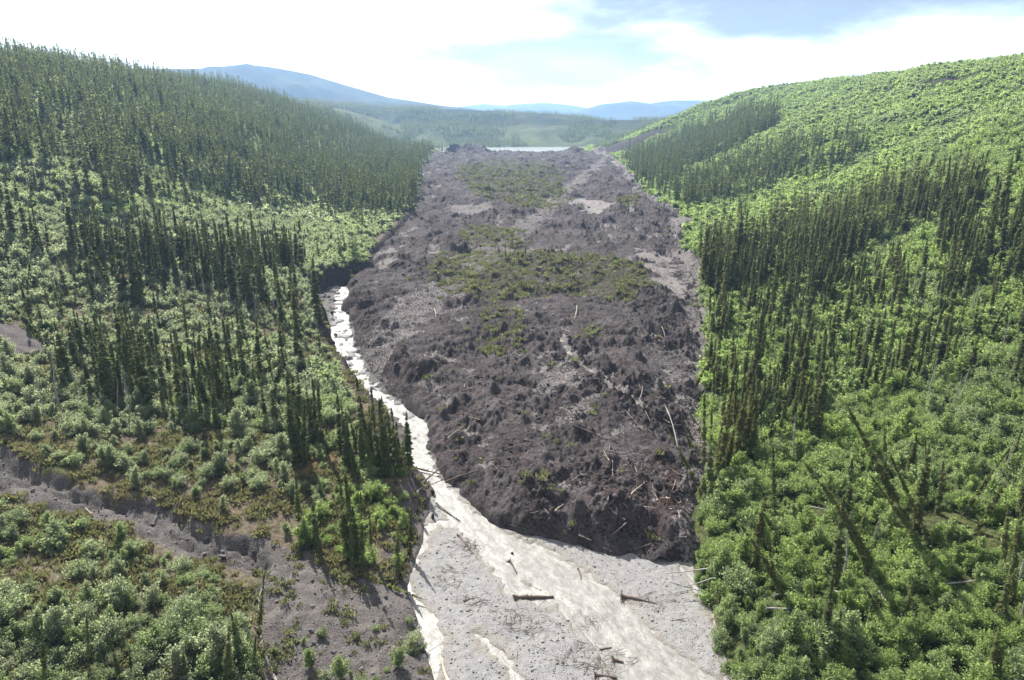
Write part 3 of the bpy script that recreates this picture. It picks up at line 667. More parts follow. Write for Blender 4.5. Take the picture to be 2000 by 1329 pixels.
# stands of spruce: outline of their feet in the photo, share of places filled, height, warmth, description
STANDS = [
 ([(-220,100),(100,100),(350,140),(600,206),(800,270),(868,302),(836,330),(832,400),(812,428),(700,418),(560,397),(450,372),(330,330),(230,275),(100,235),(-220,190)], .36, 12.5, .05, 'on the dark upper hillside'),
 ([(-220,215),(40,212),(150,240),(260,290),(350,330),(480,375),(560,397),(700,418),(790,430),(800,445),(560,405),(420,392),(250,385),(150,350),(-220,330)], .27, 12.5, .1, 'in the belt below the pale hillside strip'),
 ([(-220,100),(0,95),(120,100),(60,150),(-220,180)], .12, 9, .1, 'on the crest of the left hillside'),
 ([(-220,330),(250,385),(560,410),(810,440),(740,525),(600,530),(560,470),(300,410),(-220,400)], .055, 8, .05, 'scattered in the pale shrub belt'),
 ([(-220,470),(60,470),(200,480),(330,480),(480,500),(590,520),(612,600),(608,640),(560,640),(400,585),(250,560),(120,520),(-220,540)], .24, 11, .35, 'in the tall stand above the dark cut bank'),
 ([(-220,540),(120,520),(400,585),(610,640),(640,760),(480,700),(330,640),(120,650),(-220,600)], .07, 6.5, .2, 'scattered on the shrubby bench'),
 ([(130,680),(220,700),(330,705),(345,760),(300,800),(180,770),(120,750)], .36, 8.5, .25, 'in the clump beside the left mud patch'),
 ([(340,700),(480,720),(610,760),(625,800),(560,850),(420,850),(330,800)], .23, 8.0, .25, 'in the open row above the orange heath'),
 ([(540,830),(625,850),(620,900),(560,905)], .30, 9, .3, 'beside the orange moss patch'),
 ([(640,850),(700,850),(770,875),(805,905),(800,950),(740,950),(650,900)], .62, 8.5, .12, 'in the dense clump beside the pale stream'),
 ([(600,1035),(690,1050),(760,1040),(805,1030),(800,1090),(750,1120),(690,1110),(610,1075)], .46, 7.5, .3, 'in the grove at the corner of the gravel bar'),
 ([(1225,380),(1200,330),(1260,300),(1390,245),(1505,215),(1525,245),(1440,285),(1340,335),(1260,385)], .62, 13, .0, 'in the far dark stand on the right slope'),
 ([(1260,395),(1300,380),(1450,310),(1600,270),(1690,285),(1700,310),(1570,345),(1450,395),(1330,412)], .26, 13, .0, 'in the second stand on the right slope'),
 ([(1330,520),(1420,490),(1560,440),(1700,385),(1860,350),(1920,390),(1900,415),(1700,480),(1620,560),(1500,590),(1370,600),(1345,570)], .36, 12, .5, 'in the big olive stand on the right slope'),
 ([(1850,450),(2220,420),(2220,590),(1900,570),(1800,530)], .26, 12, .35, 'in the stand at the right border'),
 ([(1370,600),(1620,560),(1800,530),(1900,570),(2220,590),(2220,800),(1700,780),(1480,760),(1385,750)], .15, 9, .45, 'standing among green thickets on the right slope'),
 ([(1690,740),(1830,740),(1830,800),(1700,800)], .30, 8.5, .3, 'in the dark clump among the bright thickets'),
 ([(1372,760),(1450,770),(1590,800),(1600,860),(1540,910),(1440,930),(1375,960)], .40, 9.0, .5, 'in the stand at the right edge of the mud'),
 ([(1380,960),(1540,910),(2220,850),(2220,1450),(1450,1450),(1380,1100)], .034, 8, .45, 'poking out of the lower right thicket'),
 ([(-220,1240),(300,1270),(520,1230),(510,1450),(-220,1450)], .03, 4.5, .3, 'in the thicket at the lower left'),
 ([(1300,380),(1700,310),(2220,250),(2220,430),(1900,420),(1850,345),(1600,420),(1330,500)], .03, 8.5, .2, 'dotted on the light green right slope'),
 ([(1200,262),(1350,215),(1700,165),(2220,100),(2220,140),(1700,190),(1400,240),(1220,285)], .035, 7, .0, 'along the crest of the right slope'),
 ([(1330,600),(1385,600),(1385,760),(1368,760),(1330,700)], .45, 8.5, .6, 'along the right edge of the mud'),
]
# trees that one can name: foot and tip in the photo, mesh, label
HEROES = [
 ((1516,1096),(1509,868),2,'tallest narrow spruce, upright in the thicket just right of the mud front'),
 ((1540,1185),(1428,1030),6,'leaning spruce low in the thicket, its tip pointing up left to the mud'),
 ((1522,1172),(1496,1045),0,'short dark spruce crossing the foot of a leaning one'),
 ((1712,1118),(1545,918),6,'long spruce bowed far to the left across the lower right thicket'),
 ((1706,1128),(1632,985),1,'dark spruce leaning left beside the long bowed one'),
 ((1795,1062),(1652,795),4,'tall half-bare spruce leaning left above the brown scar'),
 ((1812,1080),(1700,925),4,'grey-stemmed spruce leaning left over the brown scar'),
 ((1822,1072),(1737,885),2,'slim olive spruce leaning left out of the root scar'),
 ((1729,935),(1727,822),5,'upright yellowish spruce behind the leaning trees'),
 ((1812,975),(1808,852),4,'dead-looking dark spruce standing alone in yellow-green shrubs'),
 ((1862,1072),(1945,1022),7,'spruce fallen almost flat to the right beside the brown hollow'),
 ((1876,1012),(1972,872),4,'spruce leaning right toward the picture edge, grey lower trunk'),
 ((1905,1042),(1998,885),0,'mossy spruce leaning right behind the fallen one'),
 ((1958,1112),(1970,985),3,'stout olive spruce right of the brown hollow'),
 ((1978,1182),(1986,1020),5,'olive spruce near the right border, lower of the pair'),
 ((1796,1150),(1826,1080),3,'short leaning spruce below the root scar'),
 ((1764,1215),(1782,1130),0,'small spruce tilted right in the lower thicket'),
 ((1722,1218),(1684,1140),6,'small spruce with its tip bent left in the lower thicket'),
 ((1590,1192),(1589,1135),2,'small grey spruce in the lower right thicket'),
 ((1950,1212),(1982,1095),1,'spruce tilted right near the lower right border'),
 ((1376,1005),(1404,868),7,'spruce with a drooping bent top at the right mud edge'),
 ((1374,992),(1376,768),2,'very tall slim spruce standing at the right mud edge'),
 ((1386,985),(1390,800),0,'tall spruce just behind the mud edge, second in line'),
 ((1366,955),(1302,832),4,'thin spruce leaning left over the mud'),
 ((1358,905),(1330,812),4,'thin spruce leaning left over the mud, upper of the two'),
 ((1356,758),(1394,690),1,'spruce leaning right along the mud edge'),
 ((1376,655),(1360,578),0,'spruce leaning left at the mud edge below the orange trees'),
 ((623,1083),(613,976),0,'lone spruce at the left of the grove above the mud flat'),
 ((690,1112),(684,1022),2,'slim spruce casting a long shadow on the mud flat'),
 ((708,1112),(704,960),0,'tallest spruce of the grove by the gravel bar'),
 ((726,1095),(722,1012),2,'thin olive spruce in the grove by the gravel bar'),
 ((776,1125),(777,1025),5,'bushy spruce at the gravel edge of the grove'),
 ((800,1085),(803,985),3,'outermost spruce of the grove, beside the white side channel'),
 ((700,1122),(832,1176),1,'fallen green spruce lying from the grove onto the gravel bar'),
 ((503,1268),(516,1120),4,'slim spruce leaning right at the head of the split mud crack'),
 ((492,1329),(500,1240),2,'short spruce in front of the mud crack'),
 ((88,1335),(80,1202),0,'dark spruce spire in the lower left corner thicket'),
 ((176,1340),(169,1200),2,'dark spruce spire right of the corner one'),
 ((256,1310),(252,1262),0,'stubby spruce tip among lower left shrubs'),
 ((362,1335),(357,1262),5,'small spruce between lower left shrubs'),
 ((425,1340),(421,1262),0,'one of the short spruces at the bottom edge, left of the crack'),
 ((443,1345),(446,1232),3,'taller short spruce at the bottom edge, left of the crack'),
 ((96,682),(2,572),3,'big spruce leaning left over the mud patch at the left border'),
 ((123,735),(121,640),0,'lone upright spruce just right of the left mud patch'),
 ((205,775),(178,678),1,'spruce tilted left in the clump beside the mud patch'),
 ((975,502),(972,470),0,'spruce carried upright on the slide, left of its clump'),
 ((988,506),(986,466),1,'spruce in the clump riding on the slide, second from its left'),
 ((1003,506),(1000,452),2,'tallest spruce in the clump riding on the slide'),
 ((1012,508),(1010,460),5,'spruce right of the tallest in the clump on the slide'),
 ((1026,508),(1027,458),0,'rightmost spruce of the clump riding on the slide'),
 ((1228,412),(1224,378),3,'bushy spruce on the small mound on the slide'),
 ((1214,410),(1212,388),0,'small spruce beside the mound on the slide'),
 ((1240,412),(1243,388),1,'small spruce right of the bushy one on the mound'),
 ((1140,522),(1133,490),4,'tilted spruce stranded on the upper slide'),
 ((1110,512),(1106,488),0,'small spruce stranded on the upper slide'),
 ((955,372),(952,345),0,'distant spruce standing alone on the upper slide'),
]
LM = [(1516,1000,'the tallest upright spruce right of the mud front'),(1620,1010,'the long spruce bowed left'),(1725,930,'the tall half-bare leaning spruce'),(1905,1050,'the fallen spruce by the brown hollow'),
 (1810,910,'the lone dark spruce in yellow-green shrubs'),(1950,930,'the right-leaning spruces at the border'),(1970,1110,'the olive spruce pair near the right border'),(1490,1110,'the low leaning spruce facing the mud'),
 (1390,1120,'the bend of the right gravel bank'),(1405,930,'the drooping-topped spruce at the mud edge'),(1430,1220,'the beige side channel on the right'),(1600,1190,'the small grey spruce in the lower thicket'),(1770,1180,'the short leaning spruces below the root scar'),
 (1700,1290,'the bottom edge below the root scar'),(1900,1270,'the lower right corner'),(1500,1300,'the bottom edge right of the gravel'),(1840,1150,'the bleached branches under the hollow'),(1650,1175,'the grey fallen trunk in the thicket'),
 (88,1270,'the corner spruce spire'),(172,1270,'the spire right of the corner one'),(440,1290,'the short spruces by the mud crack'),(512,1190,'the slim spruce at the mud crack head'),(255,1180,'the pale dead stem below the gully'),(60,1030,'the gully mouth at the left border'),
 (330,1060,'the middle of the muddy gully'),(365,1025,'the bush standing in the gully'),(85,850,'the round bush above the gully head'),(435,850,'the round bush on brown heath'),(570,870,'the orange moss patch'),(60,660,'the left mud patch'),(240,730,'the clump beside the left mud patch'),
 (705,1000,'the tallest spruce of the gravel-bar grove'),(800,1040,'the outermost spruce of the grove'),(720,840,'the dense clump beside the stream'),(620,1020,'the lone spruce at the mud flat'),(770,1290,'the shrubby corner of the mud flat'),(600,1270,'the bare middle of the mud flat'),
 (670,560,'the dark cut bank'),(640,660,'the bouldery bend of the stream'),(450,560,'the foot of the tall bench stand'),(200,500,'the gap in the tall bench stand'),(400,770,'the open spruce row'),(560,760,'the river end of the spruce row'),
 (1345,560,'the pale silt by the right mud edge'),(1375,680,'the right-leaning spruce at the mud edge'),(1480,560,'the foot of the big olive stand'),(1700,450,'the crown of the big olive stand'),(1900,370,'the upper corner of the big olive stand'),(1900,520,'the stand at the right border'),
 (1760,760,'the dark clump among bright thickets'),(1560,700,'the thicket between the two right stands'),(1430,860,'the stand at the mud edge'),(1960,700,'the right border below the grey snags')]
PEND = []
def say(o, desc, px, py):
    PEND.append((o, desc, float(px), float(py)))
def settle_labels():
    from collections import defaultdict
    G = defaultdict(list)
    for o, d, px, py in PEND:
        k = min(range(len(LM)), key=lambda i: (LM[i][0]-px)**2+(LM[i][1]-py)**2*1.6); dx, dy = px-LM[k][0], py-LM[k][1]
        w = ('left of' if dx < 0 else 'right of') if abs(dx) > 1.1*abs(dy) else ('above' if dy < 0 else 'below')
        G[(d, w, k)].append((dx*dx+dy*dy, o))
    ORD = ['nearest', 'second nearest', 'third nearest', 'fourth nearest', 'fifth nearest', 'sixth nearest', 'seventh nearest', 'eighth nearest', 'ninth nearest', 'tenth nearest']+[w+' nearest' for w in 'eleventh twelfth thirteenth fourteenth fifteenth sixteenth seventeenth eighteenth nineteenth twentieth'.split()]
    for (d, w, k), L in G.items():
        L.sort(key=lambda t: t[0])
        for i, (_, o) in enumerate(L):
            if len(d.split())+len(LM[k][2].split()) > 12: d = ' '.join(d.split()[1:])
            o['label'] = (ORD[min(i, 19)]+' ' if len(L) > 1 else '')+d+' '+w+' '+LM[k][2]
def make_spruce(v, M4, tint, warm, label, group):
    t = bpy.data.objects.new('spruce_tree', None); COL.objects.link(t); t.empty_display_size = .5; t.matrix_world = M4
    tag(t, label=label, category='spruce', group=group)
    for nm, me in (('trunk', TRUNK[v]), ('crown', CROWN[v])):
        c = link(nm, me, t); c['tint'] = float(tint); c['warm'] = float(warm); c['silver'] = 0.0
    return t
def frame_mat(base_, axis, H, spin, fat=1.0):
    z = Vector(axis).normalized(); a = Vector((1, 0, 0)) if abs(z.x) < .9 else Vector((0, 1, 0))
    x = (a - z*a.dot(z)).normalized(); y = z.cross(x); R = Matrix((x, y, z)).transposed().to_4x4()
    s = H/10
    return Matrix.Translation(base_) @ R @ Matrix.Rotation(spin, 4, 'Z') @ Matrix.Diagonal((s*fat, s*fat, s, 1))
def foot(px, py):
    """ground point (on the slide too) seen at a photo point"""
    p = hit([px], [py], surf)[0]; return Vector((p[0], p[1], float(surf(p[0], p[1])[0])))
def build_spruces():
    used = []
    for (b, t, v, lab) in HEROES:
        B = foot(*b); u, dy, dz = ray(*t); T = Vector((float(u/dy*B.y), B.y, float(HC+dz/dy*B.y)))
        ax = T-B; L = ax.length
        if b[0] == 700: ax = Vector((foot(*t)-B).normalized())*8+Vector((0, 0, .25)); L = (foot(*t)-B).length
        lean = abs(ax.x)/L; spin = random.uniform(0, 6.28)
        if v in (6, 7): spin = math.pi if ax.x < 0 else 0.0; ax = ax + Vector((-ax.x*.25, 0, ax.z*.12))
        make_spruce(v, frame_mat(B, ax, L, spin, (1.0 if L < 7 else .6)), random.random(), .55 if b[0] > 1300 else random.uniform(.1, .4), lab, 'leaning spruces' if lean > .3 else 'single upright spruces')
        used.append((B.x, B.y))
    x, y, z, px, py, dep, rng = candidates(1.0, 21)
    prob = np.zeros(len(x)); Hh = np.zeros(len(x)); wm = np.zeros(len(x)); sid = np.full(len(x), -1)
    for i, (poly, p, H, w, _) in enumerate(STANDS):
        m = pin(px, py, poly, x, y) & (p > prob); prob[m] = p; Hh[m] = H; wm[m] = w; sid[m] = i
    clump = fbm(x, y, 22, 3, .6, 91)
    prob = prob*np.clip(1+1.5*clump, .1, 1.7)
    gap = np.maximum.reduce([sdist(x, y, P) for P in (GULLY, MUDFLAT, PATCH, SCAR)])
    keep = (rng.random(len(x)) < prob) & (sid >= 0) & (gap < -.5)
    x, y, z, px, py, dep, Hh, wm, sid = [a[keep] for a in (x, y, z, px, py, dep, Hh, wm, sid)]
    n = len(x); H = Hh*np.clip(rng.normal(.98, .30, n), .35, 1.6); warm = np.clip(wm+rng.normal(0, .2, n), 0, 1); tint = rng.random(n)
    # olive-brown trees along the mud's right edge
    edge = (x > 0) & (x-xr(y) < 7) & (y < 420); warm[edge] = np.clip(warm[edge]+.3, 0, 1)
    lx = rng.normal(0, .035, n); ly = rng.normal(0, .035, n)
    big = rng.random(n) < .03; lx[big] *= 6; ly[big] *= 3
    U = np.array(used); nearh = np.array([np.min(np.hypot(U[:,0]-a, U[:,1]-b)) for a, b in zip(x, y)]) if n else np.zeros(0)
    size = H*F/dep; vis = (px > -15) & (px < 2015) & (py < 1400) & (py-size*.9 < 1329) & (nearh > .7)
    order = np.argsort(-np.where(vis, size, 0)); nind = 300-len(HEROES); ind = order[:nind]
    isind = np.zeros(n, bool); isind[ind] = True
    for i in ind:
        q = H[i]/Hh[i]; ht = 'tall' if q > 1.15 else 'short' if q < .82 else 'middling'
        tone = 'olive-brown' if warm[i] > .55 else 'olive-green' if warm[i] > .3 else 'dark green' if tint[i] < .5 else 'mid-green'
        ln = ' tilted left' if lx[i] < -.09 else ' tilted right' if lx[i] > .09 else ''
        v = int(rng.integers(0, 6))
        o = make_spruce(v, frame_mat(Vector((x[i], y[i], z[i])), (lx[i], ly[i], 1), H[i], rng.random()*6.28, rng.uniform(.85, 1.2)), tint[i], warm[i], None, 'spruces '+STANDS[sid[i]][4])
        say(o, f'{ht} {tone} spruce{ln}', px[i], py[i]-size[i]*.4)
    r = ~isind & (nearh > .7)
    x, y, z, H, warm, tint, lx, ly, dep = [a[r] for a in (x, y, z, H, warm, tint, lx, ly, dep)]; n = len(x)
    eul = np.stack([-ly, lx, rng.random(n)*6.28], 1); f = rng.uniform(.85, 1.25, n)*H/10; scl = np.stack([f, f, H/10], 1)
    far = dep > 230
    var = np.where(far, 6+rng.integers(0, 4, n), rng.integers(0, 6, n))
    meshes = [far_mesh('spruce_near', g, M['spruce'], M['bark']) for g in SPR_NEAR[:6]] + [far_mesh('spruce_far', g, M['spruce'], M['bark']) for g in SPR_FAR]
    scatter('spruce_forest', np.stack([x, y, z-.1], 1), eul, scl, tint, warm, 0*warm, var, meshes)
    print('spruces', n)
    # woods on the hills beyond the lake
    rg = np.random.default_rng(8); N_ = 90000; yy = np.exp(rg.uniform(math.log(1130), math.log(2600), N_)); xx = rg.uniform(-.62, .62, N_)*yy
    zz = ground(xx.copy(), yy.copy()); f1 = fbm(xx, yy*.45, 160, 4, .6, 95); px, py, dp = proj(xx, yy, zz)
    k = (f1 > -.12) & (zz > 20.3) & (px > -60) & (px < 2060); xx, yy, zz = xx[k], yy[k], zz[k]; n = len(xx)
    s = rg.uniform(.7, 1.25, n); scatter('far_hill_woods', np.stack([xx, yy, zz-.2], 1), np.stack([0*s, 0*s, rg.random(n)*6.28], 1), np.stack([s*1.6, s*1.6, s], 1), rg.random(n), 0*s, 0*s, rg.integers(0, 2, n), [far_mesh('wood_far', spruce_geo(VR, 10, 46, 1.1, .05, False), M['spruce'], M['bark']) for _ in range(2)])
    print('far woods', n)
# shrub cover: outline in the photo, share filled, height factor, tint, warm, silver, description
COVER = [
 ([(-220,90),(130,96),(600,200),(870,300),(832,400),(815,435),(560,400),(330,335),(230,280),(60,215),(-220,200)], .75, .9, .7, .15, .4, 'under the dark hillside spruces'),
 ([(-220,165),(0,170),(120,215),(250,270),(360,310),(440,345),(420,370),(330,335),(200,285),(60,225),(-220,200)], .85, 1.0, .7, .25, .35, 'in the pale strip across the left hillside'),
 ([(-220,60),(110,90),(60,150),(-220,170)], .8, 1., .7, .25, .25, 'on the crest of the left hillside'),
 ([(-220,200),(60,215),(330,335),(560,400),(815,435),(800,450),(560,410),(250,390),(-220,330)], .7, .9, .65, .15, .45, 'between the belt spruces on the left hillside'),
 ([(-220,310),(60,320),(250,385),(560,405),(815,440),(745,530),(600,545),(560,480),(300,420),(-220,420)], .95, .95, .75, .25, .45, 'in the pale shrub belt on the left slope'),
 ([(-220,420),(300,420),(580,490),(640,560),(612,640),(400,600),(-220,560)], .66, .85, .45, .05, .8, 'below the tall stand on the bench'),
 ([(-220,540),(400,585),(615,640),(640,740),(600,770),(330,700),(130,640),(-220,600)], .60, .75, .45, .1, .75, 'on the grey-green bench'),
 ([(-220,600),(130,640),(330,700),(340,800),(500,850),(300,870),(60,850),(-220,830)], .55, .8, .5, .05, .7, 'around the left mud patch'),
 ([(330,700),(600,770),(640,730),(700,780),(660,860),(520,860),(400,860)], .6, .85, .6, .25, .35, 'between the spruces of the open row'),
 ([(-220,850),(300,850),(520,840),(640,880),(740,960),(660,1080),(540,1060),(330,990),(60,900)], .30, .72, .5, .3, .45, 'on the open brown heath above the gully'),
 ([(640,860),(740,890),(800,910),(820,980),(812,1090),(770,1125),(690,1105),(610,1085),(600,1000),(680,950)], .55, .6, .52, .28, .25, 'in the grove by the gravel bar'),
 ([(-220,960),(130,1000),(260,1035),(430,1105),(510,1135),(505,1230),(300,1180),(-220,1150)], .46, .66, .5, .2, .4, 'below the muddy gully'),
 ([(-220,1150),(300,1180),(505,1230),(505,1450),(-220,1450)], .80, .80, .58, .22, .32, 'in the thicket at the lower left'),
 ([(540,1240),(640,1230),(660,1330),(560,1340)], .22, .38, .55, .5, .1, 'on the mud flat'),
 ([(720,1230),(835,1225),(842,1450),(640,1450),(660,1300)], .42, .5, .6, .4, .3, 'at the gravel edge of the mud flat'),
 ([(1130,296),(1200,255),(1350,190),(1700,135),(2220,30),(2220,330),(1900,340),(1500,330),(1260,400),(1200,330)], .90, 1.0, .72, .55, .12, 'on the light green right slope'),
 ([(1260,400),(1500,330),(2220,330),(2220,560),(1800,540),(1450,600),(1310,600),(1290,480)], .88, 1.0, .70, .62, .05, 'on the bright slope between the right stands'),
 ([(1320,560),(1450,600),(1800,540),(2220,560),(2220,850),(1600,870),(1330,900)], .92, .85, .58, .5, .08, 'in the thicket on the right slope'),
 ([(1330,900),(1600,870),(2220,850),(2220,1450),(1400,1450),(1330,1150)], .97, .78, .55, .36, .12, 'in the lower right thicket'),
]
BARE = [wpoly([(1780,1005),(1890,1005),(1900,1045),(1800,1050)]), wpoly([(1705,985),(1750,980),(1800,1045),(1770,1060)]), wpoly([(1900,1030),(1960,1030),(1950,1075),(1890,1080)]), wpoly([(1560,990),(1650,985),(1650,1010),(1580,1020)])]
def build_shrubs():
    global EDGE; EDGE = .25
    bands = [(30, 120, 1.1), (120, 250, 1.45), (250, 500, 1.6), (500, 900, 2.2), (900, 1300, 3.1)]
    x, y, z, px, py, dep, rng = candidates(1.0, 33, bands); n = len(x)
    A = np.zeros((n, 6)); sid = np.full(n, -1)
    for i, (poly, p, h, t, w, s, _) in enumerate(COVER):
        m = pin(px, py, poly, x, y); A[m] = (p, h, t, w, s, 0); sid[m] = i
    cl = fbm(x, y, 9, 3, .6, 92)
    prob = A[:,0]*np.clip(1+1.6*cl*(1-A[:,0]**2), .05, 1.8)
    gap = np.maximum.reduce([sdist(x, y, P) for P in (GULLY, MUDFLAT, PATCH, SCAR, SLUMP)+tuple(BARE)])
    flatm = (sid == 13) | (sid == 14)
    gap = np.where(flatm, -1, gap)
    gsp = (np.abs(sdist(x, y, GULLY)) < 4) & (rng.random(n) < .05) & (A[:,0] > 0)
    gap = np.where(sdist(x, y, GULLY) > -1.6-.7*fbm(x, y, 6, 2, .5, 145), 1, gap); keep = (rng.random(n) < prob) & (sid >= 0) & ((gap < -.35) | gsp)
    x, y, z, px, py, dep, A, sid, cl = [a[keep] for a in (x, y, z, px, py, dep, A, sid, cl)]; n = len(x)
    patch = fbm(x, y, 30, 3, .6, 96)
    tint = np.clip(A[:,2]+rng.normal(0, .22, n)+.25*patch, 0, 1); warm = np.clip(A[:,3]+rng.normal(0, .16, n)+.4*patch, 0, 1); sil = np.clip(A[:,4]+.28*(x < 0)*(sid != 10)+rng.normal(0, .2, n)-.2*patch, 0, 1)
    hs = A[:,1]*np.clip(rng.lognormal(-.08, .42, n), .35, 2.0)
    spg = np.interp(dep, [0, 120, 250, 500, 900, 1300], [.95, 1.0, 1.0, 1.08, 1.35, 1.8])
    sz = hs*2.3*F/dep
    vis = (px > 5) & (px < 1995) & (py < 1350)
    ind = np.argsort(-np.where(vis, sz, 0))[:300]; isi = np.zeros(n, bool); isi[ind] = True
    for i in ind:
        v = int(rng.integers(0, 6)); s = hs[i]*rng.uniform(.85, 1.1)
        t = bpy.data.objects.new('shrub', None); COL.objects.link(t); t.empty_display_size = .4
        t.location = (x[i], y[i], z[i]-.05); t.rotation_euler = (rng.normal(0, .08), rng.normal(0, .08), rng.random()*6.28); t.scale = (s*rng.uniform(.85, 1.15), s*rng.uniform(.85, 1.15), s)
        hue = 'silvery' if sil[i] > .6 else 'yellow-green' if warm[i] > .55 else 'grey-green' if sil[i] > .35 else 'deep green' if tint[i] < .4 else 'fresh green'
        bg = 'big' if hs[i] > 1.25 else 'small' if hs[i] < .8 else 'rounded'
        tag(t, category='shrub', group='shrubs '+COVER[sid[i]][6]); say(t, f'{bg} {hue} shrub', px[i], py[i]-sz[i]*.4)
        for nm, me in (('stem', STM[v]), ('foliage', FOL[v])):
            c = link(nm, me, t); c['tint'] = float(tint[i]); c['warm'] = float(warm[i]); c['silver'] = float(sil[i])
    r = ~isi; x, y, z, dep, tint, warm, sil, hs, spg = [a[r] for a in (x, y, z, dep, tint, warm, sil, hs, spg)]; n = len(x)
    near = dep < 125; mid = (dep >= 125) & (dep < 300)
    var = np.where(near, rng.integers(0, 6, n), np.where(mid, 6+rng.integers(0, 4, n), 10+rng.integers(0, 3, n)))
    s = hs*rng.uniform(.85, 1.15, n)
    meshes = [far_mesh('shrub_near', g, M['shrub'], M['stem']) for g in SHR]+[far_mesh('shrub_mid', g, M['shrub'], M['stem']) for g in SHR_MID]+[far_mesh('shrub_far', g, M['shrub'], M['stem']) for g in SHR_FAR]
    scatter('shrub_thicket', np.stack([x, y, z-.08], 1), np.stack([rng.normal(0, .1, n), rng.normal(0, .1, n), rng.random(n)*6.28], 1), np.stack([s*spg, s*spg, s*np.sqrt(spg)], 1), tint, warm, sil, var, meshes)
    print('shrubs', n)
def build_haze():
    z0, z1, a = -40.0, 455.0, 19000
    V = np.array([(-a,-400,z0),(a,-400,z0),(a,a,z0),(-a,a,z0),(-a,-400,z1),(a,-400,z1),(a,a,z1),(-a,a,z1)])
    Fq = np.array([(0,3,2,1),(4,5,6,7),(0,1,5,4),(1,2,6,5),(2,3,7,6),(3,0,4,7)])
    m, N = mat_new('thin_haze')
    v = N.n('ShaderNodeVolumePrincipled', {'Color': (.40, .64, 1, 1), 'Density': HAZE, 'Anisotropy': .25})
    N.n('ShaderNodeOutputMaterial', {1: v.outputs[0]})
    link('haze', mesh_np('haze', V, Fq, m, False), kind='stuff')
HAZE = 1.1e-4
build_haze()
build_spruces(); build_shrubs()

# ------------------------------------------------------------------ snags, logs, debris, stones
def build_snags():
    zones = [([(1640,560),(2220,480),(2220,860),(1700,800)], .030), ([(1450,420),(1900,330),(2220,240),(2220,480),(1900,540)], .012), ([(340,560),(620,600),(615,650),(400,640)], .10), ([(0,560),(340,560),(330,640),(60,620)], .02), ([(40,770),(270,770),(260,830),(60,830)], .035), ([(330,740),(620,760),(600,860),(350,860)], .025), ([(1400,900),(2050,900),(2050,1250),(1480,1250)], .010), ([(1400,620),(1640,600),(1700,800),(1400,760)], .012)]
    x, y, z, px, py, dep, rng = candidates(1.15, 55, BANDS[:3]); p = np.zeros(len(x))
    for poly, q in zones: p = np.maximum(p, 1.7*q*pin(px, py, poly))
    gap = np.maximum.reduce([sdist(x, y, P) for P in (GULLY, MUDFLAT, PATCH)])
    k = (rng.random(len(x)) < p) & (px > 5) & (px < 1995) & (gap < -.5); x, y, z, px, py, dep = [a[k] for a in (x, y, z, px, py, dep)]
    o_ = np.argsort(dep)[:290]
    for i in o_:
        v = int(rng.integers(0, 4)); H = rng.uniform(5, 9.5); t = bpy.data.objects.new('dead_tree', None); COL.objects.link(t)
        t.matrix_world = frame_mat(Vector((x[i], y[i], z[i])), (rng.normal(0, .09), rng.normal(0, .09), 1), H, rng.random()*6.28)
        tag(t, category='dead tree', group='bare grey snags'); say(t, ('tall' if H > 7.6 else 'short')+' bare grey snag', px[i], py[i]-H*.4*F/dep[i])
        link('trunk', SNAG_T[v], t); link('branches', SNAG_B[v], t)
    print('snags', len(o_))
def log_geo(rng, L, r, bend=.03, nb=4, root=False):
    t = np.linspace(0, 1, 8); P = np.stack([t*L, bend*L*np.sin(t*3.1+rng.random()), bend*.4*L*np.sin(t*4+rng.random()*3)], 1)
    rad = r*np.interp(t, [0, .1, 1], [1.25, 1, .45]); V, Q = tube(P, rad*(1+.12*rng.normal(size=8)), 8)
    e = len(V); caps = []
    for o in (0, 7*8): caps += [[o, o+1, o+2, o+3], [o, o+3, o+4, o+7], [o+4, o+5, o+6, o+7]]
    body = (V, np.concatenate([Q, np.array(caps)])); br = []
    for k in range(nb):
        a = rng.random()*6.28; q = rng.uniform(.2, .95); b = P[min(7, int(q*7))]; l = L*rng.uniform(.06, .16)
        d = np.array([.5*l, l*math.cos(a), abs(l*math.sin(a))*.8]); br.append(tube([b, b+d*.6, b+d+np.array([0, 0, .1*l])], [r*.28, r*.2, r*.06], 4))
    if root:
        for k in range(9):
            a = k*.7+rng.random()*.4; l = r*rng.uniform(2.2, 4.2); d = np.array([-.35*l, l*math.cos(a), l*math.sin(a)])
            br.append(tube([(0, 0, 0), d*.55, d+rng.normal(0, .1*l, 3)], [r*.55, r*.35, r*.08], 5))
    return body, br
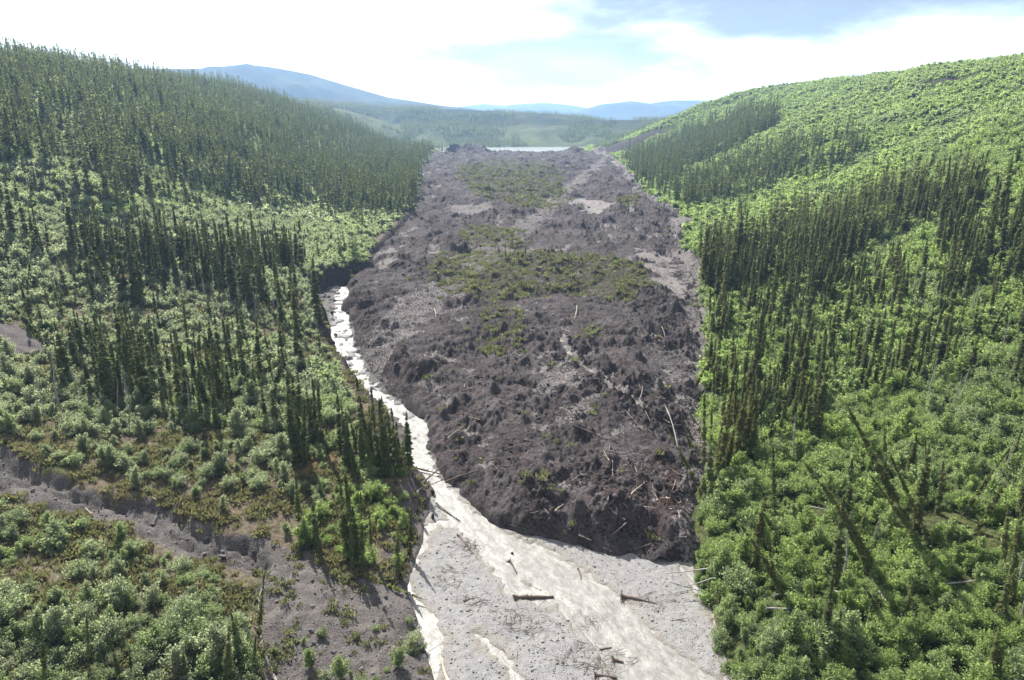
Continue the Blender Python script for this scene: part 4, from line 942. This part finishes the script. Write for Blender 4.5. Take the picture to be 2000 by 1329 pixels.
LOGS = [ # two ends in the photo, radius, material, root plate, branches, label
 ((1003,1173),(1081,1166),.26,'brown',False,5,'thick dark log lying across the pale stream bar'),
 ((1216,1169),(1284,1181),.20,'brown',True,3,'brown log with a root plate on the right gravel'),
 ((1074,1255),(1133,1257),.13,'brown',False,4,'brown log lying crosswise low on the gravel bar'),
 ((1066,1302),(1073,1241),.11,'pale',False,8,'pale branchy trunk pointing up the gravel bar'),
 ((878,1334),(860,1286),.17,'pale',False,2,'bleached log beside the white side channel'),
 ((1093,1221),(1111,1212),.10,'brown',False,2,'short brown log in the middle of the gravel bar'),
 ((1172,1271),(1194,1265),.10,'brown',False,2,'short brown log beside the wide pale channel'),
 ((936,1306),(962,1299),.09,'brown',False,5,'twiggy brown branch low on the gravel bar'),
 ((976,1264),(988,1276),.08,'brown',False,1,'short thin stick slanting on the gravel bar'),
 ((1198,1290),(1218,1295),.14,'brown',True,1,'dark root stump at the edge of the channel'),
 ((1163,1322),(1206,1326),.18,'brown',True,4,'tangled root log at the bottom edge of the gravel'),
 ((905,1176),(944,1168),.13,'brown',False,7,'branchy brown driftwood left on the gravel bar'),
 ((910,1198),(974,1183),.09,'brown',False,8,'long twiggy driftwood stem on the gravel bar'),
 ((1000,1197),(1036,1211),.08,'brown',False,4,'thin driftwood stick right of the twiggy stem'),
 ((893,1050),(925,1082),.16,'brown',False,7,'dark brush log at the upper tip of the gravel bar'),
 ((995,1098),(1010,1120),.12,'brown',True,3,'snagged root in the middle of the stream'),
 ((1128,1112),(1136,1132),.10,'brown',False,2,'small upright-looking snag at the stream edge'),
 ((850,985),(900,1018),.14,'grey',False,5,'grey trunk fallen along the left stream bank'),
 ((806,915),(868,928),.16,'brown',True,6,'dark log jammed across the narrow of the stream'),
 ((826,945),(872,906),.12,'brown',False,6,'slanting log on top of the stream jam'),
 ((812,968),(838,944),.11,'grey',False,3,'grey log at the bank end of the jam'),
 ((904,860),(926,822),.22,'brown',False,5,'brown trunk half buried on the slide front'),
 ((1190,882),(1199,936),.08,'pale',False,2,'pale stick standing in the lower slide'),
 ((1125,596),(1123,624),.13,'pale',False,1,'pale broken stem on the green upper slide'),
 ((846,604),(853,622),.14,'pale',False,1,'pale broken stem on the left shoulder of the slide'),
 ((1253,756),(1245,790),.09,'grey',False,3,'grey stick above the trickle on the slide'),
 ((1225,765),(1238,810),.08,'grey',False,3,'thin grey stick crossing the trickle on the slide'),
 ((925,745),(935,765),.09,'brown',False,3,'brown stick in the middle of the slide'),
 ((1293,800),(1330,895),.11,'grey',False,6,'long bare stem leaning on the right of the slide'),
 ((1290,640),(1300,664),.1,'grey',False,3,'grey stick by the dark mound on the slide'),
 ((1010,640),(1022,672),.1,'pale',False,2,'pale stick in the mossy streak of the slide'),
 ((985,880),(1010,872),.1,'brown',False,3,'brown stick low in the middle of the slide'),
 ((1230,975),(1262,940),.09,'pale',False,4,'pale root stick in the reddish lower slide'),
 ((1275,1010),(1300,985),.08,'pale',False,4,'pale stick in the reddish peat near the right front'),
 ((1170,985),(1205,1005),.09,'pale',False,3,'pale stick left of the reddish peat'),
 ((1060,870),(1090,850),.08,'brown',False,2,'brown stick above the white puddle on the slide'),
 ((1614,1168),(1686,1186),.13,'grey',False,6,'grey fallen trunk in the lower right thicket'),
 ((1494,1204),(1542,1203),.12,'grey',False,5,'bleached trunk lying low in the thicket'),
 ((1510,1178),(1566,1174),.10,'grey',False,4,'bleached trunk just above the lowest one'),
 ((1738,1196),(1684,1110),.10,'grey',False,3,'thin bare stem slanting through the thicket'),
 ((1837,1158),(1900,1148),.12,'grey',False,8,'bleached fallen branches below the brown hollow'),
 ((1400,1122),(1298,1132),.10,'grey',False,9,'bleached dead tree fallen over the right gravel edge'),
 ((1395,1142),(1325,1160),.08,'grey',False,7,'second bleached branch over the right gravel edge'),
 ((1560,1000),(1640,1012),.10,'grey',False,5,'grey deadfall in the clearing under the bowed spruce'),
 ((955,1225),(988,1232),.10,'brown',False,4,'half-buried brown log left of the centre of the gravel bar'),
 ((1040,1290),(1052,1268),.08,'brown',False,5,'twiggy stick left of the pale branchy trunk'),
 ((1120,1275),(1142,1292),.10,'brown',False,5,'brown branch right of the pale branchy trunk'),
 ((868,1120),(886,1108),.08,'brown',False,2,'short stick near the grove side of the gravel bar'),
 ((1310,1215),(1338,1209),.08,'brown',False,2,'short stick on the right-hand gravel'),
 ((1255,1150),(1270,1138),.07,'brown',False,3,'twig on the gravel below the mud front'),
 ((1010,1010),(1035,1020),.14,'brown',True,3,'rooty brown log poking from the foot of the mud front'),
 ((1130,1050),(1155,1062),.11,'pale',False,4,'pale broken log at the foot of the mud front'),
 ((1240,1075),(1275,1062),.11,'brown',True,3,'root mass in the reddish mud front'),
 ((940,905),(985,893),.15,'brown',False,6,'dark mossy trunk lying across the lower slide'),
 ((870,945),(945,915),.16,'brown',False,7,'long dark trunk on the slide above the stream jam'),
 ((1085,1000),(1100,985),.09,'pale',False,3,'pale stick beside the orange-topped mud lump'),
 ((205,1192),(184,1145),.10,'pale',False,2,'pale dead stem leaning among lower left shrubs'),
 ((338,1208),(342,1182),.08,'pale',False,1,'short pale stub among lower left shrubs'),
 ((60,955),(95,985),.10,'pale',False,2,'pale stick at the upper end of the gully'),
 ((180,1005),(160,985),.09,'pale',False,2,'pale stick lying in the gully'),
 ((372,985),(376,1002),.09,'pale',False,1,'pale stub beside the gully edge'),
 ((150,930),(195,915),.08,'pale',False,3,'pale branch on the brown heath above the gully'),
 ((175,845),(200,862),.08,'pale',False,2,'thin pale deadfall on the heath at the left'),
]
def build_logs():
    rg = np.random.default_rng(77)
    for a, b, r, mt, root, nb, lab in LOGS:
        A = foot(*a); u, dy, dz = ray(*b); B = foot(*b)
        if (B-A).length > 14: B = A+(B-A).normalized()*9
        lift = r*.55 if mt != 'grey' or a[0] < 1290 else .9
        A.z += lift; B.z += lift; d = B-A; L = max(d.length, .8)
        t = bpy.data.objects.new('fallen_log', None); COL.objects.link(t)
        x = d.normalized(); zz = Vector((0, 0, 1)); yv = zz.cross(x).normalized(); z2 = x.cross(yv)
        t.matrix_world = Matrix.Translation(A) @ Matrix((x, yv, z2)).transposed().to_4x4()
        tag(t, label=lab, category='log', group='driftwood and fallen stems')
        body, br = log_geo(rg, L, r, .035, nb, root)
        link('trunk', mesh_np('log_trunk', body[0], body[1], M[mt]), t)
        for j, (bv, bf) in enumerate(br): link('root' if j >= nb else 'branch', mesh_np('log_branch', bv, bf, M[mt]), t)
def lump(rng, n=1, rough=.3):
    bm = bmesh.new(); bmesh.ops.create_icosphere(bm, subdivisions=2, radius=.5)
    V = np.array([v.co[:] for v in bm.verts]); Fq = np.array([[v.index for v in f.verts] for f in bm.faces]); bm.free()
    o = rng.random(3)*50; k = 1+rough*fbm(V[:,0]*2+V[:,2]*1.3+o[0], V[:,1]*2-V[:,2]+o[1], 1.0, 3, .6, 3)*1.6
    V = V*k[:,None]*np.array([1, rng.uniform(.7, 1), rng.uniform(.5, .8)]); return V, Fq
def cloud(name, x, y, z, size, meshes, rng, tilt=.3, stretch=.3, **kw):
    n = len(x); s = size; e = np.stack([rng.normal(0, tilt, n), rng.normal(0, tilt, n), rng.random(n)*6.28], 1)
    sc = np.stack([s*rng.uniform(1-stretch, 1+stretch, n), s*rng.uniform(1-stretch, 1+stretch, n), s*rng.uniform(1-stretch, 1+stretch, n)], 1)
    scatter(name, np.stack([x, y, z], 1), e, sc, rng.random(n), kw.get('warm', rng.random(n)*.5), 0*x, rng.integers(0, len(meshes), n), meshes)
def build_debris():
    rg = np.random.default_rng(99)
    def on_slide(n, y0=72, y1=420, mask=None, sil=False):
        y = np.exp(rg.uniform(math.log(y0), math.log(y1), n)); x = xl(y)-4+rg.random(n)*(xr(y)-xl(y)+6)
        z, s, calm = slide_z(x, y, True); k = (s > .2) & (rg.random(n) > calm*.9) & (rg.random(n) < .4+.6*sst(-.3, .4, fbm(x, y, 26, 3, .55, 133))); x, y, z, s = x[k], y[k], z[k], s[k]
        if mask is not None: m = mask(x, y); x, y, z = x[m], y[m], z[m]
        return x, y, z
    x, y, z = on_slide(44000)
    cl = fbm(x, y, 7, 3, .6, 103); k = rg.random(len(x)) < np.clip(.45+1.1*cl, .05, 1); x, y, z = x[k], y[k], z[k]
    sz = np.clip(rg.lognormal(-1.35, .55, len(x)), .1, 1.5)*np.interp(y, [70, 200, 420], [1, 1.5, 2.4])
    k = rg.random(len(x)) < .6; x, y, z, sz = x[k], y[k], z[k], sz[k]*.8
    cloud('mud_clods', x, y, z, sz, [mesh_np('mud_clod', *lump(rg, rough=.45), M['clod'], True) for _ in range(6)], rg, .5)
    # broken wood and roots all over the lower slide
    st = []
    for k in range(5):
        b, br = log_geo(rg, 1.0, .022, .05, 3); v, f = merge([b]+br); v = v-np.array([.5, 0, 0]); st.append((v, f))
    x, y, z = on_slide(3600, 72, 260); pk = np.clip(.35+np.maximum.reduce([sst(-3, 3, sdist(x, y, P)) for P in PEATP])*.6, 0, 1); k = rg.random(len(x)) < pk; x, y, z = x[k], y[k], z[k]
    s = np.clip(rg.lognormal(.35, .5, len(x)), .5, 4.5)
    scatter('broken_branches', np.stack([x, y, z+.06], 1), np.stack([0*x, rg.normal(0, .35, len(x)), rg.random(len(x))*6.28], 1), np.stack([s, s**.5*1.2, s**.5*1.2], 1), rg.random(len(x)), 0*x, 0*x, rg.integers(0, 10, len(x)),
            [mesh_np('stick', v, f, M[m]) for m in ('pale', 'brown') for v, f in st])
    # torn moss and grass on the slide
    def gm(x, y):
        g = np.zeros(len(x)); w = fbm(x, y, 5, 3, .6, 51)
        for P, kk in GREENP: g = np.maximum(g, kk*sst(-2, 3, sdist(x, y, P)+w*2.5))
        g = np.maximum(g, .05*(w > .3)); return rg.random(len(x)) < g*np.clip(.25+1.7*fbm(x, y, 5, 4, .65, 105), 0, 1)
    x, y, z = on_slide(60000, 72, 700, gm); TU = [tuft_geo(rg, 30, .55, .5) for _ in range(4)]
    sz = rg.uniform(.6, 1.5, len(x))*np.interp(y, [70, 200, 450, 700], [.9, 1.3, 2.0, 2.6])
    cloud('torn_moss_mats', x, y, z+.02, sz, [quads_mesh('moss_tuft', q, M['moss'], v) for q, v in TU], rg, .2, warm=rg.random(len(x))*.6)
    # low shrubs that rode along on the upper slide
    x, y, z = on_slide(9000, 130, 800, lambda a, b: gm(a, b)); k = rg.random(len(x)) < .35; x, y, z = x[k], y[k], z[k]; n = len(x)
    s = rg.uniform(.25, .6, n)*np.interp(y, [130, 400, 800], [1, 1.3, 1.8]); sm = [far_mesh('carried_shrub', g, M['shrub'], M['stem']) for g in SHR_MID]
    scatter('carried_shrubs', np.stack([x, y, z-.1], 1), np.stack([rg.normal(0, .3, n), rg.normal(0, .3, n), rg.random(n)*6.28], 1), np.stack([s, s, s], 1), rg.random(n)*.6, rg.random(n)*.7, rg.random(n)*.4, rg.integers(0, 4, n), sm)
    # gravel stones
    n = 9000; y = np.exp(rg.uniform(math.log(38), math.log(96), n)); x = xl(y)-1+rg.random(n)*(xr(y)-xl(y)+2)
    w = fbm(x, y, 2.2, 3, .6, 81); e = chan(x, y)+w*.55; k = (e > .35) & (sdist(x, y, SLIDE) < 0); x, y = x[k], y[k]
    z = zf(y)+.12+fbm(x, y, 6, 3, .5, 82)*.14+fbm(x, y, .8, 3, .6, 83)*.05
    sz = np.clip(rg.lognormal(-2.3, .5, len(x)), .05, .5)
    ST = [mesh_np('river_stone', *lump(rg, rough=.16), M['stone'], True) for _ in range(5)]
    cloud('gravel_stones', x, y, z+.01, sz, ST, rg, .4)
    # small brush litter on the gravel
    c = np.array([(920,1172),(945,1188),(960,1182),(1015,1203),(908,1065),(918,1075),(1080,1275),(1090,1290),(1130,1262),(1150,1300),(1200,1292),(1180,1318),(985,1215),(1055,1225),(870,1140),(890,1120),(1150,1215),(1010,1235),(1300,1175),(1245,1172)], float)
    H = hit(c[:,0], c[:,1]); j = rg.integers(0, len(H), 520); x = H[j,0]+rg.normal(0, 1.1, 520); y = H[j,1]+rg.normal(0, .8, 520); z = zf(y)+.2
    s = rg.uniform(.4, 1.6, 520)
    scatter('brush_litter', np.stack([x, y, z], 1), np.stack([0*x, rg.normal(0, .2, 520), rg.random(520)*6.28], 1), np.stack([s, s*.8, s*.8], 1), rg.random(520), 0*x, 0*x, rg.integers(0, 5, 520), [mesh_np('twig', v, f, M['brown']) for v, f in st])
    # heath: grass tufts between the shrubs
    n = 34000; y = np.exp(rg.uniform(math.log(38), math.log(190), n)); x = xl(y)-rg.random(n)**1.0*(.86*y+20); z = ground(x.copy(), y.copy())
    gap = np.maximum.reduce([sdist(x, y, P) for P in (GULLY, MUDFLAT, PATCH)])
    k = (gap < rg.normal(-.2, .5, n)) & (rg.random(n) < np.clip(.5+fbm(x, y, 6, 3, .6, 107), .05, 1)); x, y, z = x[k], y[k], z[k]
    sz = rg.uniform(.5, 1.3, len(x)); cloud('heath_tufts', x, y, z, sz, [quads_mesh('heath_tuft', q, M['heath'], v) for q, v in TU], rg, .15, warm=rg.random(len(x)))
    n = 1500; y = rg.uniform(40, 84, n); x = xl(y)-rg.random(n)*22; k = sdist(x, y, MUDFLAT) > -.3; x, y = x[k], y[k]; k = rg.random(len(x)) < np.clip(.1+.9*fbm(x, y, 4, 2, .6, 109), 0, 1); x, y = x[k], y[k]; z = ground(x.copy(), y.copy())
    cloud('mud_flat_sprouts', x, y, z, rg.uniform(.5, 1.1, len(x)), [quads_mesh('sprout', q, M['moss'], v) for q, v in TU], rg, .15)
    n = 9000; P = np.concatenate([GULLY, MUDFLAT]); y = rg.uniform(38, 110, n); x = rg.uniform(-75, -4, n); k = (np.maximum(sdist(x, y, GULLY), sdist(x, y, MUDFLAT)) > .2); x, y = x[k], y[k]; z = ground(x.copy(), y.copy())
    cloud('mud_crumbs', x, y, z, np.clip(rg.lognormal(-1.75, .5, len(x)), .08, .7), [mesh_np('mud_crumb', *lump(rg, rough=.4), M['crumb'], True) for _ in range(4)], rg, .5)
def build_boulders():
    rg = np.random.default_rng(3); me = [mesh_np('boulder', *lump(rg, rough=.25), M['clod'], True) for _ in range(4)]
    B = [(640,640,1.6,'dark boulder on the left of the bouldery stream bend'),(655,655,1.3,'dark boulder standing in the stream bend'),(648,672,2.0,'flat dark boulder at the left water edge'),(640,690,1.5,'dark boulder below the flat one at the bank'),(660,690,1.0,'small boulder in the middle of the white water'),(648,612,1.4,'dark boulder at the upper narrow of the stream'),(680,612,1.5,'dark boulder on the slide side of the narrow'),(655,720,1.6,'boulder on the left bank below the bend'),(668,738,1.2,'boulder at the foot of the left bank'),(1000,1082,.5,'small dark boulder out in the wide stream'),(1260,925,.01,''),(845,962,.9,'boulder on the slide side just below the jam'),(830,990,1.1,'dark boulder under the left bank'),(845,1010,.8,'dark boulder left of the gravel tip')]
    for i, (a, b, r, lab) in enumerate(B):
        if not lab: continue
        p = foot(a, b); o = link('boulder', me[i % 4], None, label=lab, category='boulder', group='boulders along the stream')
        o.location = p+Vector((0, 0, r*.1)); o.scale = (r, r*.8, r*.8); o.rotation_euler = (.2*i, .1*i, i*1.7); o['tint'] = .5
M['crumb'] = m_flat('dry_mud_crumb', (.06, .053, .051), (.17, .155, .15), 6)
M['heath'] = m_leaf('heath_tuft_leaves', (.085, .076, .050), (.185, .165, .112), .45, 1.8, (.165, .17, .085))
build_snags(); build_logs(); build_debris(); build_boulders(); settle_labels()
